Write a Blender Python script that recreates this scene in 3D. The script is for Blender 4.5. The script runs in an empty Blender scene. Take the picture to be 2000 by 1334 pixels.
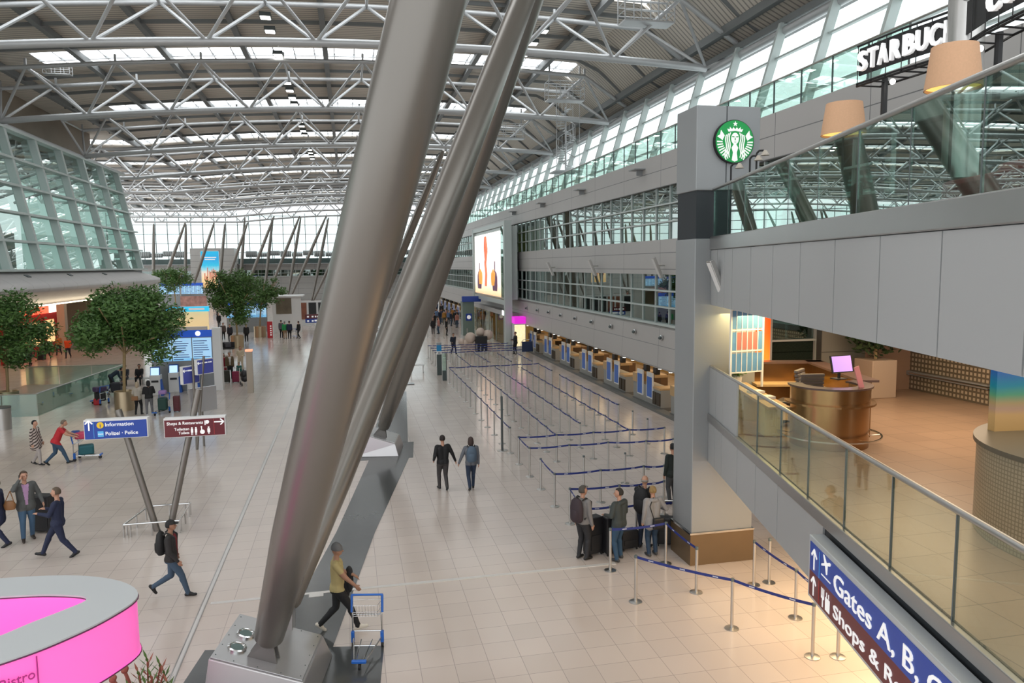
import bpy, bmesh, math, random
import numpy as np
from math import sin, cos, pi, radians, atan2, sqrt, hypot
from mathutils import Vector, Matrix, Euler
SC = bpy.context.scene
COL = SC.collection
rnd = random.Random(7)

# ---------------------------------------------------------------- camera
YAW, PIT, ROL, FPX, HC = radians(12.173), radians(5.814), radians(-.6335), 1466.1, 7.0
def _axes():
    f = Vector((sin(YAW), cos(YAW), 0)); r = Vector((cos(YAW), -sin(YAW), 0)); u = Vector((0, 0, 1))
    f2 = cos(PIT)*f - sin(PIT)*u; u2 = sin(PIT)*f + cos(PIT)*u
    return cos(ROL)*r + sin(ROL)*u2, -sin(ROL)*r + cos(ROL)*u2, f2
AX_R, AX_U, AX_F = _axes()
cam = bpy.data.cameras.new('camera'); cam.sensor_width = 36; cam.lens = FPX/2000*36; cam.clip_end = 600; cam.clip_start = .1
co = bpy.data.objects.new('camera', cam); COL.objects.link(co)
m = Matrix((AX_R, AX_U, -AX_F)).transposed().to_4x4(); m.translation = (0, 0, HC)
co.matrix_world = m; SC.camera = co
# ---------------------------------------------------------------- world, exposure
w = bpy.data.worlds.new('world'); SC.world = w; w.use_nodes = True
w.node_tree.nodes['Background'].inputs[0].default_value = (.93, .97, 1, 1)
w.node_tree.nodes['Background'].inputs[1].default_value = 2.0
SC.view_settings.view_transform = 'Standard'; SC.view_settings.look = 'None'
SC.view_settings.gamma = 1; SC.view_settings.exposure = -0.12
SC.cycles.max_bounces = 7; SC.cycles.diffuse_bounces = 3; SC.cycles.glossy_bounces = 3
SC.cycles.transmission_bounces = 4; SC.cycles.transparent_max_bounces = 14
SC.cycles.caustics_reflective = False; SC.cycles.caustics_refractive = False
SC.cycles.sample_clamp_indirect = 4; SC.cycles.use_denoising = True
def area(name, loc, sx, sy, energy, col, rot=(0, 0, 0)):
    l = bpy.data.lights.new(name, 'AREA'); l.shape = 'RECTANGLE'; l.size = sx; l.size_y = sy; l.energy = energy; l.color = col
    o = bpy.data.objects.new(name, l); COL.objects.link(o); o.location = loc; o.rotation_euler = rot; return o
WARM = (1, .72, .42)
area('checkin_ceiling_light', (16.6, 42, 2.7), 3.5, 26, 420, WARM)
area('checkin_ceiling_light', (16.6, 84, 2.7), 3.5, 36, 420, WARM)
area('mezzanine_ceiling_light', (11.2, 12.5, 6.0), 4, 5, 215, (1, .74, .5))
area('mezzanine_ceiling_light', (8.5, 6.5, 6.0), 4, 5, 150, (1, .82, .6))
area('lower_ceiling_light', (9.8, 11.5, 2.46), 4, 5, 330, WARM)
area('lower_ceiling_light', (8.0, 6.0, 2.46), 4, 6, 90, WARM)
area('shop_ceiling_light', (-25, 62, 4.2), 6, 22, 260, WARM)

# ---------------------------------------------------------------- placing helpers
def ray(px, py): return AX_R*(px-1000) - AX_U*(py-667) + AX_F*FPX
def at_z(px, py, z=0.0):
    d = ray(px, py); k = (z-HC)/d.z; return Vector((d.x*k, d.y*k, z))
def at_x(px, py, x):
    d = ray(px, py); k = x/d.x; return Vector((x, d.y*k, HC+d.z*k))
def at_y(px, py, y):
    d = ray(px, py); k = y/d.y; return Vector((d.x*k, y, HC+d.z*k))

# ---------------------------------------------------------------- mesh builder
class MB:
    def __init__(s): s.v = []; s.f = []; s.mi = []
    def add(s, vs, fs, mi=0):
        b = len(s.v); s.v += [tuple(v) for v in vs]; s.f += [tuple(b+i for i in f) for f in fs]; s.mi += [mi]*len(fs); return s
    def box(s, x0, x1, y0, y1, z0, z1, mi=0):
        vs = [(x, y, z) for z in (z0, z1) for y in (y0, y1) for x in (x0, x1)]
        return s.add(vs, [(0, 2, 3, 1), (4, 5, 7, 6), (0, 1, 5, 4), (2, 6, 7, 3), (0, 4, 6, 2), (1, 3, 7, 5)], mi)
    def cbox(s, c, sz, rz=0, mi=0, M=None):
        vs = []
        for z in (-.5, .5):
            for y in (-.5, .5):
                for x in (-.5, .5):
                    v = Vector((x*sz[0], y*sz[1], z*sz[2]))
                    v = (M @ v) if M else Vector((v.x*cos(rz)-v.y*sin(rz), v.x*sin(rz)+v.y*cos(rz), v.z))
                    vs.append(v+Vector(c))
        return s.add(vs, [(0, 2, 3, 1), (4, 5, 7, 6), (0, 1, 5, 4), (2, 6, 7, 3), (0, 4, 6, 2), (1, 3, 7, 5)], mi)
    def prism(s, pts, z0, z1, mi=0):
        n = len(pts); a = sum(pts[i][0]*pts[(i+1) % n][1]-pts[(i+1) % n][0]*pts[i][1] for i in range(n))
        if a < 0: pts = pts[::-1]
        vs = [(p[0], p[1], z0) for p in pts]+[(p[0], p[1], z1) for p in pts]
        return s.add(vs, [tuple(range(n))[::-1], tuple(range(n, 2*n))]+[(i, (i+1) % n, n+(i+1) % n, n+i) for i in range(n)], mi)
    def tube(s, p, q, r, n=8, r2=None, mi=0, cap=True):
        p = Vector(p); q = Vector(q); d = (q-p)
        if d.length < 1e-6: return s
        d.normalize(); a = d.orthogonal().normalized(); b = d.cross(a); r2 = r if r2 is None else r2
        vs = [c+(a*cos(2*pi*i/n)+b*sin(2*pi*i/n))*rr for c, rr in ((p, r), (q, r2)) for i in range(n)]
        fs = [(i, (i+1) % n, n+(i+1) % n, n+i) for i in range(n)]
        if cap: fs += [tuple(range(n))[::-1], tuple(range(n, 2*n))]
        return s.add(vs, fs, mi)
    def path(s, pts, r, n=8, mi=0):
        for i in range(len(pts)-1): s.tube(pts[i], pts[i+1], r, n, mi=mi)
        return s
    def spindle(s, p, q, prof, n=32, mi=0):
        p = Vector(p); q = Vector(q); d = (q-p); L = d.length; d.normalize(); a = d.orthogonal().normalized(); b = d.cross(a)
        vs = []
        for t, r in prof:
            c = p+d*L*t; vs += [c+(a*cos(2*pi*i/n)+b*sin(2*pi*i/n))*r for i in range(n)]
        k = len(prof); fs = [(j*n+i, j*n+(i+1) % n, (j+1)*n+(i+1) % n, (j+1)*n+i) for j in range(k-1) for i in range(n)]
        fs += [tuple(range(n))[::-1], tuple(range((k-1)*n, k*n))]
        return s.add(vs, fs, mi)
    def lathe(s, prof, c=(0, 0, 0), n=24, mi=0, sx=1, sy=1):
        vs = [(c[0]+r*sx*cos(2*pi*i/n), c[1]+r*sy*sin(2*pi*i/n), c[2]+z) for r, z in prof for i in range(n)]
        k = len(prof); fs = [(j*n+i, j*n+(i+1) % n, (j+1)*n+(i+1) % n, (j+1)*n+i) for j in range(k-1) for i in range(n)]
        fs += [tuple(range(n))[::-1], tuple(range((k-1)*n, k*n))]
        return s.add(vs, fs, mi)
    def ball(s, c, rx, ry=None, rz=None, n=12, k=8, mi=0, M=None):
        ry = rx if ry is None else ry; rz = rx if rz is None else rz; vs = []
        for j in range(k+1):
            t = pi*j/k
            for i in range(n):
                v = Vector((rx*sin(t)*cos(2*pi*i/n), ry*sin(t)*sin(2*pi*i/n), -rz*cos(t)))
                if M: v = M @ v
                vs.append(v+Vector(c))
        fs = [(j*n+i, j*n+(i+1) % n, (j+1)*n+(i+1) % n, (j+1)*n+i) for j in range(k) for i in range(n)]
        return s.add(vs, fs, mi)
    def quad(s, a, b, c, d, mi=0): return s.add([a, b, c, d], [(0, 1, 2, 3)], mi)
    def build(s, name, mats, parent=None, smooth=False, loc=None, bevel=0):
        me = bpy.data.meshes.new(name); me.from_pydata(s.v, [], s.f)
        for mt in (mats if isinstance(mats, (list, tuple)) else [mats]): me.materials.append(mt)
        if any(s.mi): me.polygons.foreach_set('material_index', s.mi)
        if smooth: me.polygons.foreach_set('use_smooth', [True]*len(me.polygons)); 
        me.update()
        if smooth and smooth != 'all':
            try: me.set_sharp_from_angle(angle=radians(40))
            except Exception: pass
        o = bpy.data.objects.new(name, me); COL.objects.link(o)
        if parent: o.parent = parent
        if loc is not None: o.location = loc
        if bevel:
            b = o.modifiers.new('bevel', 'BEVEL'); b.width = bevel; b.segments = 2; b.limit_method = 'ANGLE'
        return o
def tag(o, label=None, cat=None, group=None, kind=None):
    if label: o['label'] = label
    if cat: o['category'] = cat
    if group: o['group'] = group
    if kind: o['kind'] = kind
    return o
def empty(name, loc=(0, 0, 0), rz=0, label=None, cat=None, group=None, kind=None):
    o = bpy.data.objects.new(name, None); COL.objects.link(o); o.location = loc; o.rotation_euler = (0, 0, rz); o.empty_display_size = .1
    return tag(o, label, cat, group, kind)
KIDS = {}
def copy_tree(o, parent=None, mats=None):
    c = o.copy(); COL.objects.link(c); c.parent = parent
    for ch in KIDS.get(o.name) or [x for x in o.children]: copy_tree(ch, c)
    return c
def place(proto, used, loc, rz=0, label=None, group=None, scale=None):
    o = proto if not used.get(proto.name) else copy_tree(proto)
    used[proto.name] = 1
    o.location = loc; o.rotation_euler = (0, 0, rz)
    if scale: o.scale = (scale,)*3
    if label: o['label'] = label
    if group: o['group'] = group
    return o
USED = {}

# ---------------------------------------------------------------- materials
def nt(name):
    mt = bpy.data.materials.new(name); mt.use_nodes = True; t = mt.node_tree
    return mt, t, t.nodes['Principled BSDF']
MATS = {}
def mat(name, col, rough=.5, metal=0, noise=0, nscale=8, bump=0, emis=0, alpha=None, spec=None, stretch=None):
    if name in MATS: return MATS[name]
    mt, t, b = nt(name); c = (*col, 1); b.inputs['Base Color'].default_value = c
    b.inputs['Roughness'].default_value = rough; b.inputs['Metallic'].default_value = metal
    if spec is not None: b.inputs['Specular IOR Level'].default_value = spec
    if emis: b.inputs['Emission Color'].default_value = c; b.inputs['Emission Strength'].default_value = emis
    if noise or bump:
        tc = t.nodes.new('ShaderNodeTexCoord'); n = t.nodes.new('ShaderNodeTexNoise'); n.inputs['Scale'].default_value = nscale; n.inputs['Detail'].default_value = 3
        mp = t.nodes.new('ShaderNodeMapping'); t.links.new(tc.outputs['Object'], mp.inputs[0]); t.links.new(mp.outputs[0], n.inputs['Vector'])
        if stretch: mp.inputs['Scale'].default_value = stretch
        if noise:
            mx = t.nodes.new('ShaderNodeMix'); mx.data_type = 'RGBA'
            mx.inputs[6].default_value = tuple(x*(1-noise) for x in col)+(1,); mx.inputs[7].default_value = tuple(min(1, x*(1+noise)) for x in col)+(1,)
            t.links.new(n.outputs[0], mx.inputs[0]); t.links.new(mx.outputs[2], b.inputs['Base Color'])
            if emis: t.links.new(mx.outputs[2], b.inputs['Emission Color'])
        if bump:
            bp = t.nodes.new('ShaderNodeBump'); bp.inputs['Strength'].default_value = bump; bp.inputs['Distance'].default_value = .02
            t.links.new(n.outputs[0], bp.inputs['Height']); t.links.new(bp.outputs[0], b.inputs['Normal'])
    MATS[name] = mt; return mt
def lines_mat(name, col, lcol, gx=0, gy=0, gz=0, w=.01, rough=.5, metal=0, offs=(0, 0, 0), tile=0, noise=.03, nscale=1.5, spec=.5, rvar=0, bump=0):
    """a surface ruled by thin joints every gx / gy / gz metres (world axes)"""
    mt, t, b = nt(name); N = t.nodes.new; L = t.links.new
    tc = N('ShaderNodeNewGeometry'); sp = N('ShaderNodeSeparateXYZ'); L(tc.outputs['Position'], sp.inputs[0])
    prev = None; cells = []
    for i, g in enumerate((gx, gy, gz)):
        if not g: continue
        a = N('ShaderNodeMath'); a.operation = 'SUBTRACT'; L(sp.outputs[i], a.inputs[0]); a.inputs[1].default_value = offs[i]
        d = N('ShaderNodeMath'); d.operation = 'DIVIDE'; L(a.outputs[0], d.inputs[0]); d.inputs[1].default_value = g
        fr = N('ShaderNodeMath'); fr.operation = 'FRACT'; L(d.outputs[0], fr.inputs[0])
        fl = N('ShaderNodeMath'); fl.operation = 'FLOOR'; L(d.outputs[0], fl.inputs[0]); cells.append(fl)
        lt = N('ShaderNodeMath'); lt.operation = 'LESS_THAN'; L(fr.outputs[0], lt.inputs[0]); lt.inputs[1].default_value = w/g
        if prev is None: prev = lt
        else:
            mx = N('ShaderNodeMath'); mx.operation = 'MAXIMUM'; L(prev.outputs[0], mx.inputs[0]); L(lt.outputs[0], mx.inputs[1]); prev = mx
    n = N('ShaderNodeTexNoise'); n.inputs['Scale'].default_value = nscale; L(tc.outputs['Position'], n.inputs['Vector'])
    m0 = N('ShaderNodeMix'); m0.data_type = 'RGBA'; L(n.outputs[0], m0.inputs[0])
    m0.inputs[6].default_value = tuple(x*(1-noise) for x in col)+(1,); m0.inputs[7].default_value = tuple(min(1, x*(1+noise)) for x in col)+(1,)
    src = m0.outputs[2]
    if tile and len(cells) >= 2:
        cb = N('ShaderNodeCombineXYZ'); L(cells[0].outputs[0], cb.inputs[0]); L(cells[1].outputs[0], cb.inputs[1])
        wn = N('ShaderNodeTexWhiteNoise'); L(cb.outputs[0], wn.inputs[0])
        hs = N('ShaderNodeHueSaturation'); mr = N('ShaderNodeMapRange'); L(wn.outputs[0], mr.inputs[0]); mr.inputs[3].default_value = 1-tile; mr.inputs[4].default_value = 1+tile
        L(mr.outputs[0], hs.inputs['Value']); L(src, hs.inputs['Color']); src = hs.outputs[0]
    m1 = N('ShaderNodeMix'); m1.data_type = 'RGBA'; L(prev.outputs[0], m1.inputs[0]); L(src, m1.inputs[6]); m1.inputs[7].default_value = (*lcol, 1)
    L(m1.outputs[2], b.inputs['Base Color']); b.inputs['Roughness'].default_value = rough; b.inputs['Metallic'].default_value = metal
    b.inputs['Specular IOR Level'].default_value = spec
    if rvar:
        n2 = N('ShaderNodeTexNoise'); n2.inputs['Scale'].default_value = .8; L(tc.outputs['Position'], n2.inputs['Vector'])
        mr = N('ShaderNodeMapRange'); L(n2.outputs[0], mr.inputs[0]); mr.inputs[3].default_value = rough-rvar; mr.inputs[4].default_value = rough+rvar
        L(mr.outputs[0], b.inputs['Roughness'])
    if bump:
        bp = N('ShaderNodeBump'); bp.inputs['Strength'].default_value = bump; bp.inputs['Distance'].default_value = .01; bp.invert = True
        L(prev.outputs[0], bp.inputs['Height']); L(bp.outputs[0], b.inputs['Normal'])
    MATS[name] = mt; return mt
def glass(name, tint, refl=.06, boost=1.0, rough=.0, edge=None):
    mt = bpy.data.materials.new(name); mt.use_nodes = True; t = mt.node_tree; t.nodes.clear(); N = t.nodes.new; L = t.links.new
    o = N('ShaderNodeOutputMaterial'); mx = N('ShaderNodeMixShader'); tr = N('ShaderNodeBsdfTransparent'); gl = N('ShaderNodeBsdfGlossy')
    tr.inputs[0].default_value = (*tint, 1); gl.inputs['Roughness'].default_value = rough; gl.inputs[0].default_value = (.9, 1, .96, 1)
    lw = N('ShaderNodeLayerWeight'); lw.inputs[0].default_value = .25
    mr = N('ShaderNodeMapRange'); L(lw.outputs['Facing'], mr.inputs[0]); mr.inputs[3].default_value = refl; mr.inputs[4].default_value = min(1, refl+boost*.55)
    L(mr.outputs[0], mx.inputs[0]); L(tr.outputs[0], mx.inputs[1]); L(gl.outputs[0], mx.inputs[2]); L(mx.outputs[0], o.inputs[0])
    MATS[name] = mt; return mt
def ramp_mat(name, stops, axis, lo, hi, rough=.5, emis=0, noise=0, metal=0):
    """colour bands printed along one axis of the object, as on a poster"""
    mt, t, b = nt(name); N = t.nodes.new; L = t.links.new
    tc = N('ShaderNodeTexCoord'); sp = N('ShaderNodeSeparateXYZ'); L(tc.outputs['Object'], sp.inputs[0])
    mr = N('ShaderNodeMapRange'); L(sp.outputs[axis], mr.inputs[0]); mr.inputs[1].default_value = lo; mr.inputs[2].default_value = hi
    cr = N('ShaderNodeValToRGB'); el = cr.color_ramp.elements
    while len(el) > 1: el.remove(el[0])
    el[0].position = stops[0][0]; el[0].color = (*stops[0][1], 1)
    for p, c in stops[1:]: e = el.new(p); e.color = (*c, 1)
    src = mr.outputs[0]
    if noise:
        n = N('ShaderNodeTexNoise'); n.inputs['Scale'].default_value = 2.5; n.inputs['Detail'].default_value = 4; L(tc.outputs['Object'], n.inputs['Vector'])
        ma = N('ShaderNodeMath'); ma.operation = 'MULTIPLY_ADD'; L(n.outputs[0], ma.inputs[0]); ma.inputs[1].default_value = noise; 
        sb = N('ShaderNodeMath'); sb.operation = 'SUBTRACT'; L(src, sb.inputs[0]); sb.inputs[1].default_value = noise*.5
        L(sb.outputs[0], ma.inputs[2]); src = ma.outputs[0]
    L(src, cr.inputs[0]); L(cr.outputs[0], b.inputs['Base Color']); b.inputs['Roughness'].default_value = rough; b.inputs['Metallic'].default_value = metal
    if emis: L(cr.outputs[0], b.inputs['Emission Color']); b.inputs['Emission Strength'].default_value = emis
    MATS[name] = mt; return mt

M_floor = lines_mat('floor_tiles', (.60, .52, .465), (.38, .33, .30), gx=.6, gy=.6, w=.011, rough=.17, offs=(-3.2, 16.13, 0), tile=.035, noise=.04, nscale=.7, spec=.5, rvar=.05)
M_strip = mat('dark_slate', (.075, .08, .08), .16, noise=.08, nscale=3)
M_wline = mat('white_inlay', (.62, .60, .57), .3)
M_steel = mat('brushed_steel', (.55, .54, .52), .33, 1, noise=.05, nscale=4)
M_chrome = mat('polished_steel', (.62, .62, .62), .16, 1)
M_colp = mat('column_paint', (.20, .185, .165), .3, .55, noise=.03, nscale=.6)
M_truss = mat('truss_paint', (.50, .51, .515), .38, .3)
M_beam = mat('beam_paint', (.20, .21, .21), .55)
M_deck = lines_mat('corrugated_deck', (.74, .68, .60), (.36, .33, .29), gy=.34, w=.10, rough=.6, noise=.04, nscale=.3)
M_sky = mat('skylight_glass', (.93, .97, 1), .4, emis=4.2)
M_panel = lines_mat('facade_panel', (.47, .455, .44), (.16, .16, .16), gy=4.65, gz=.74, w=.03, rough=.45, offs=(0, 34.5-2.3, 10.42), noise=.02)
M_panel2 = lines_mat('lower_facade_panel', (.46, .44, .42), (.22, .22, .22), gy=4.65, gz=1.0, w=.03, rough=.4, offs=(0, 34.5-2.3, 2.22), noise=.02)
M_grey = mat('grey_metal_panel', (.30, .315, .32), .42, .15, noise=.02, nscale=1)
M_bridge = mat('bridge_panel', (.39, .40, .40), .4, .1)
M_joint = mat('dark_joint', (.03, .035, .04), .6)
M_band = mat('stainless_band', (.46, .45, .44), .3, .9, noise=.04, nscale=2)
M_frame = mat('window_frame_metal', (.52, .58, .56), .4, .2)
M_framed = mat('dark_frame', (.10, .12, .12), .45)
M_black = mat('matt_black', (.012, .012, .013), .5)
M_white = mat('white_paint', (.75, .75, .74), .4)
M_dblue = mat('navy_print', (.015, .06, .36), .35)
M_dred = mat('maroon_print', (.13, .012, .018), .35)
M_wtext = mat('white_print', (.88, .88, .88), .4, emis=.35)
M_belt = mat('belt_navy', (.015, .03, .19), .6)
M_warm = mat('warm_lamp_glow', (1, .78, .48), .4, emis=9)
M_lamp = mat('white_lamp_glow', (1, .97, .9), .4, emis=9)
G_green = glass('green_glass', (.80, .93, .88), .07, .9)
G_window = glass('facade_glass', (.93, .98, .97), .05, .5)
G_dark = glass('tinted_glass', (.34, .46, .42), .16, .9)
G_left = glass('left_facade_glass', (.44, .56, .52), .18, .7)
G_clear = glass('clear_glass', (.90, .93, .86), .04, .5)
M_brown = lines_mat('mezzanine_floor', (.40, .28, .20), (.20, .14, .10), gx=.6, gy=.6, w=.012, rough=.3, tile=.05, noise=.08)
M_bronze = mat('bronze_metal', (.36, .22, .11), .26, 1, noise=.1, nscale=2)
M_clad = mat('base_bronze', (.20, .135, .075), .38, .5, noise=.08, nscale=2)
M_wood = mat('counter_wood', (.50, .33, .16), .45, noise=.15, nscale=6, stretch=(1, 8, 1))
M_rub = mat('rubber_black', (.02, .02, .02), .7)
# ================================================================ setting: floor
def st(o): return tag(o, kind='structure')
o = MB().box(-50, 24, -6, 172, -.3, 0).build('floor', M_floor); st(o)
D2 = Vector((.169, .986, 0)); D2n = Vector((.986, -.169, 0))
def strip(p, q, w0, z=.006):
    p = Vector(p); q = Vector(q); d = (q-p).normalized(); n = Vector((d.y, -d.x, 0))*w0
    return [(a.x, a.y) for a in (p-n, p+n, q+n, q-n)]
ob = MB(); ob.prism([(-3.4, 10), (.1, 10), (.42, 13.5), (-2.81, 14.1)], 0, .004); ob.prism([(-1.65, 13.6), (-.55, 13.4), (.46, 19.6), (-.54, 19.85)], 0, .009)
ob.prism([(-.54, 19.85), (.46, 19.6), (1.95, 27.2), (.5, 27.2)], 0, .009); ob.prism([(-.1, 27.2), (2.1, 27.2), (2.33, 29.7), (.0, 29.7)], 0, .004); ob.prism([(.6, 29.7), (2.1, 29.7), (2.96, 42), (1.9, 42)], 0, .009)
o = ob.build('trim_1', M_strip); st(o)
ml = MB(); ml.box(-3.215, -3.15, 2, 90, 0, .008, 1); ml.box(-3.235, -3.215, 2, 90, 0, .012, 0); ml.box(-3.15, -3.13, 2, 90, 0, .012, 0)
o = ml.build('trim_2', [M_steel, M_wline]); st(o)
ml = MB(); ml.box(-3.05, 5.9, 16.07, 16.17, 0, .016); ml.box(-1.05, -.75, 15.92, 16.07, 0, .016)
o = ml.build('trim_3', M_wline); st(o)
# ================================================================ roof
def zc(x): return 17.7-.0022*(max(x, -21)-5)**2
def drop(x, wide=False):
    t = max(0, min(1, (x-16.2)/3.4))
    return 1-.84*t
BAY = 15.35; TY = [38+BAY*k for k in range(9)]
ceil = st(empty('ceiling'))
def arch(mb, x0, x1, y0, y1, dz, th=.12, step=1.5, mi=0):
    wide = (y0+y1)/2 > 79
    n = max(1, int(round((x1-x0)/step))); xs = [x0+(x1-x0)*i/n for i in range(n+1)]
    b = len(mb.v); vs = []
    for x in xs:
        z = zc(x)+dz*drop(x, wide); vs += [(x, y0, z), (x, y1, z), (x, y0, z+th), (x, y1, z+th)]
    fs = []
    for i in range(n):
        a = 4*i; fs += [(a, a+1, a+5, a+4), (a+2, a+6, a+7, a+3), (a, a+4, a+6, a+2), (a+1, a+3, a+7, a+5)]
    fs += [(0, 2, 3, 1), (4*n, 4*n+1, 4*n+3, 4*n+2)]
    mb.add(vs, fs, mi)
SK0, SK1 = -18.4, 16.2
deck = MB()
ys = [-8]; 
for y in [TY[0]-3*BAY, TY[0]-2*BAY, TY[0]-BAY]+TY: ys += [y-1.6, y+1.7]
ys.append(171)
for i in range(0, len(ys)-1, 2):
    arch(deck, -24.5 if ys[i+1] < 82 else -46, 20.4, ys[i], ys[i+1], 3.5)
for i in range(1, len(ys)-1, 2):
    x0 = SK0 if ys[i] < 80 else -40
    arch(deck, -24.5 if ys[i+1] < 82 else -46, x0, ys[i], ys[i+1], 3.5); arch(deck, SK1, 20.4, ys[i], ys[i+1], 3.5)
deck.build('deck', M_deck, ceil)
for i in range(1, len(ys)-1, 2):
    x0 = SK0 if ys[i] < 80 else -40
    s = MB(); arch(s, x0, SK1, ys[i], ys[i+1], 3.62, th=.04); s.build('skylight_pane', M_sky, ceil)
    s = MB(); n = int((SK1-x0)/1.25)
    for j in range(n+1):
        x = x0+(SK1-x0)*j/n; z = zc(x)+3.5*drop(x, ys[i] > 79); s.box(x-.03, x+.03, ys[i], ys[i+1], z, z+.11)
    arch(s, x0, SK1, (ys[i]+ys[i+1])/2-.06, (ys[i]+ys[i+1])/2+.06, 3.42, th=.2)
    s.build('skylight_frame', M_truss, ceil)
XB = [-40.5, -35.5, -30.5, -25.5, -20.5, -15.6, -10.7, -5.9, -1.0, 3.9, 8.8, 13.7, 18.6]
for x in XB:
    s = MB(); z = zc(x)+3.5*drop(x, x < -22)+.0; y0 = -8 if x > -22 else 78
    s.box(x-.16, x+.16, y0, 170, z-.5, z-.42); s.box(x-.05, x+.05, y0, 170, z-.42, z-.02); s.build('roof_beam', M_beam, ceil)
for y in [TY[0]-4]+[t+dy for t in TY for dy in (3.2, 7.7, 12)]:
    if y > 169: continue
    s = MB(); arch(s, -21 if y < 84 else -42, 20, y-.06, y+.06, 3.15, th=.2); s.build('purlin', M_beam, ceil)
MB().box(-23.6, -23.4, 15, 79, 15.9, zc(-21)+3.5).build('upper_panel', mat('left_upper_panel', (.27, .22, .17), .6, noise=.3, nscale=.3), ceil)
eb = MB(); zz = zc(19)-.1
eb.tube((19.2, 20, zz), (19.2, 150, zz), .2, 10); eb.build('eaves_tube', M_truss, ceil, smooth=True)
eb = MB(); eb.tube((-21, 30, zc(-21)-.1), (-21, 80, zc(-21)-.1), .2, 10); eb.build('eaves_tube', M_truss, ceil, smooth=True)
# ---- trusses
def make_truss(xs, name_label):
    wide = len(xs) > 10
    def hu(u): return 2.5*drop(u, wide)
    """xs: lower nodes; triangular girder with one lower and two upper chords"""
    t = empty('roof_truss', (0, 0, 0)); lo = MB(); r = .19
    x0, x1 = xs[0], xs[-1]
    n = 24; px = [x0+(x1-x0)*i/n for i in range(n+1)]
    for i in range(n): lo.tube((px[i], 0, zc(px[i])), (px[i+1], 0, zc(px[i+1])), r, 12, cap=i in (0, n-1))
    lo.build('lower_chord', M_truss, t, smooth=True)
    us = [(xs[i]+xs[i+1])/2 for i in range(len(xs)-1)]; us = [us[0]-4.9]+us+[us[-1]+4.9]
    us[0] = max(us[0], x0-.8); us[-1] = min(us[-1], x1+.9)
    for sy in (-2.4, 2.4):
        c = MB()
        for i in range(len(us)-1): c.tube((us[i], sy, zc(us[i])+hu(us[i])), (us[i+1], sy, zc(us[i+1])+hu(us[i+1])), .13, 10)
        for u in us: c.box(u-.06, u+.06, sy-.06, sy+.06, zc(u)+hu(u), zc(u)+hu(u)*1.2)
        c.build('upper_chord', M_truss, t, smooth=True)
    for i, x in enumerate(xs):
        for u in (us[i], us[i+1]):
            for sy in (-2.4, 2.4):
                MB().tube((x, 0, zc(x)), (u, sy, zc(u)+hu(u)), .085, 8).build('brace', M_truss, t, smooth=True)
    c = MB()
    for u in us: c.tube((u, -2.4, zc(u)+hu(u)), (u, 2.4, zc(u)+hu(u)), .07, 8)
    c.build('cross_tie', M_truss, t, smooth=True)
    return t
XS = [-20.8, -15.85, -10.95, -6.05, -1.15, 3.8, 8.75, 13.7, 18.9]
tr = make_truss(XS, ''); trw = make_truss([-40.6, -35.6, -30.7, -25.7]+XS, '')
ORD = ['nearest', 'second', 'third', 'fourth', 'fifth', 'sixth', 'seventh', 'eighth', 'last']
for k, y in enumerate(TY):
    if k == 0: o = tr
    elif k == 3: o = trw
    else: o = copy_tree(tr if k < 3 else trw)
    o.location = (0, y, 0)
    tag(o, 'grey tubular roof girder spanning the hall, %s from the viewer' % ORD[k], 'roof truss', 'tubular girders under the roof')
# ---- ceiling lights in two long rows
cl = empty('ceiling_light'); MB().box(-.3, .3, -.32, .32, 0, .22).build('housing', M_framed, cl)
MB().box(-.25, .25, -.27, .27, -.03, 0).build('lamp_panel', M_lamp, cl)
for x, nm in ((-3.9, 'left'), (11.4, 'right')):
    y = 38.5
    while y < 105:
        if min(abs(y-t-.8) for t in TY) > 2.6:
            o = place(cl, USED, (x, y, zc(x)+2.75)); tag(o, 'square white light in the %s long row under the roof' % nm, 'ceiling light', 'lights in the %s row under the roof' % nm)
        y += 2.45
USED['cl'] = 1
# ---- maintenance cages under the roof on the right
def gantry(x, y, z, sc, label):
    g = empty('maintenance_gantry', (x, y, z), 0, label, 'gantry', 'maintenance cages under the roof'); g.scale = (sc,)*3
    MB().box(-1.3, 1.3, -.5, .5, -.08, 0).build('platform', M_truss, g)
    r = MB()
    for h in (.4, .8, 1.2):
        for sy in (-.5, .5): r.tube((-1.3, sy, h), (1.3, sy, h), .025, 6)
        for sx in (-1.3, 1.3): r.tube((sx, -.5, h), (sx, .5, h), .025, 6)
    for sx in (-1.3, -.45, .45, 1.3):
        for sy in (-.5, .5): r.tube((sx, sy, 0), (sx, sy, 1.2), .03, 6)
    r.build('railing', M_truss, g)
    h = MB()
    for sx in (-1.1, 1.1): h.box(sx-.05, sx+.05, -.05, .05, 1.2, 2.6)
    h.build('hanger', M_truss, g)
p = at_y(1262, 45, TY[0]-1.5); gantry(p.x, p.y, p.z, 1.0, 'railed steel cage hanging under the roof at top right, nearest one')
p = at_y(1103, 196, TY[1]-1.5); gantry(p.x, p.y, p.z, 1.0, 'railed steel cage hanging above the spiral stair')
p = at_y(995, 270, TY[2]-1.5); gantry(p.x, p.y, p.z, 1.0, 'small far railed steel cage hanging left of the spiral stair')
p = at_y(113, 145, TY[1]+1.5); gantry(p.x, p.y, p.z, .6, 'little railed cage on a girder over the left glass wall')
p = at_y(1105, 335, 54); 
sp_ = empty('spiral_stair', (p.x, p.y, p.z), 0, 'spiral steel stair hanging down from the roof cage to the gallery', 'staircase')
MB().tube((0, 0, 0), (0, 0, 4.6), .07, 8).build('pole', M_truss, sp_)
s = MB(); r = MB(); prev = None
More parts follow.
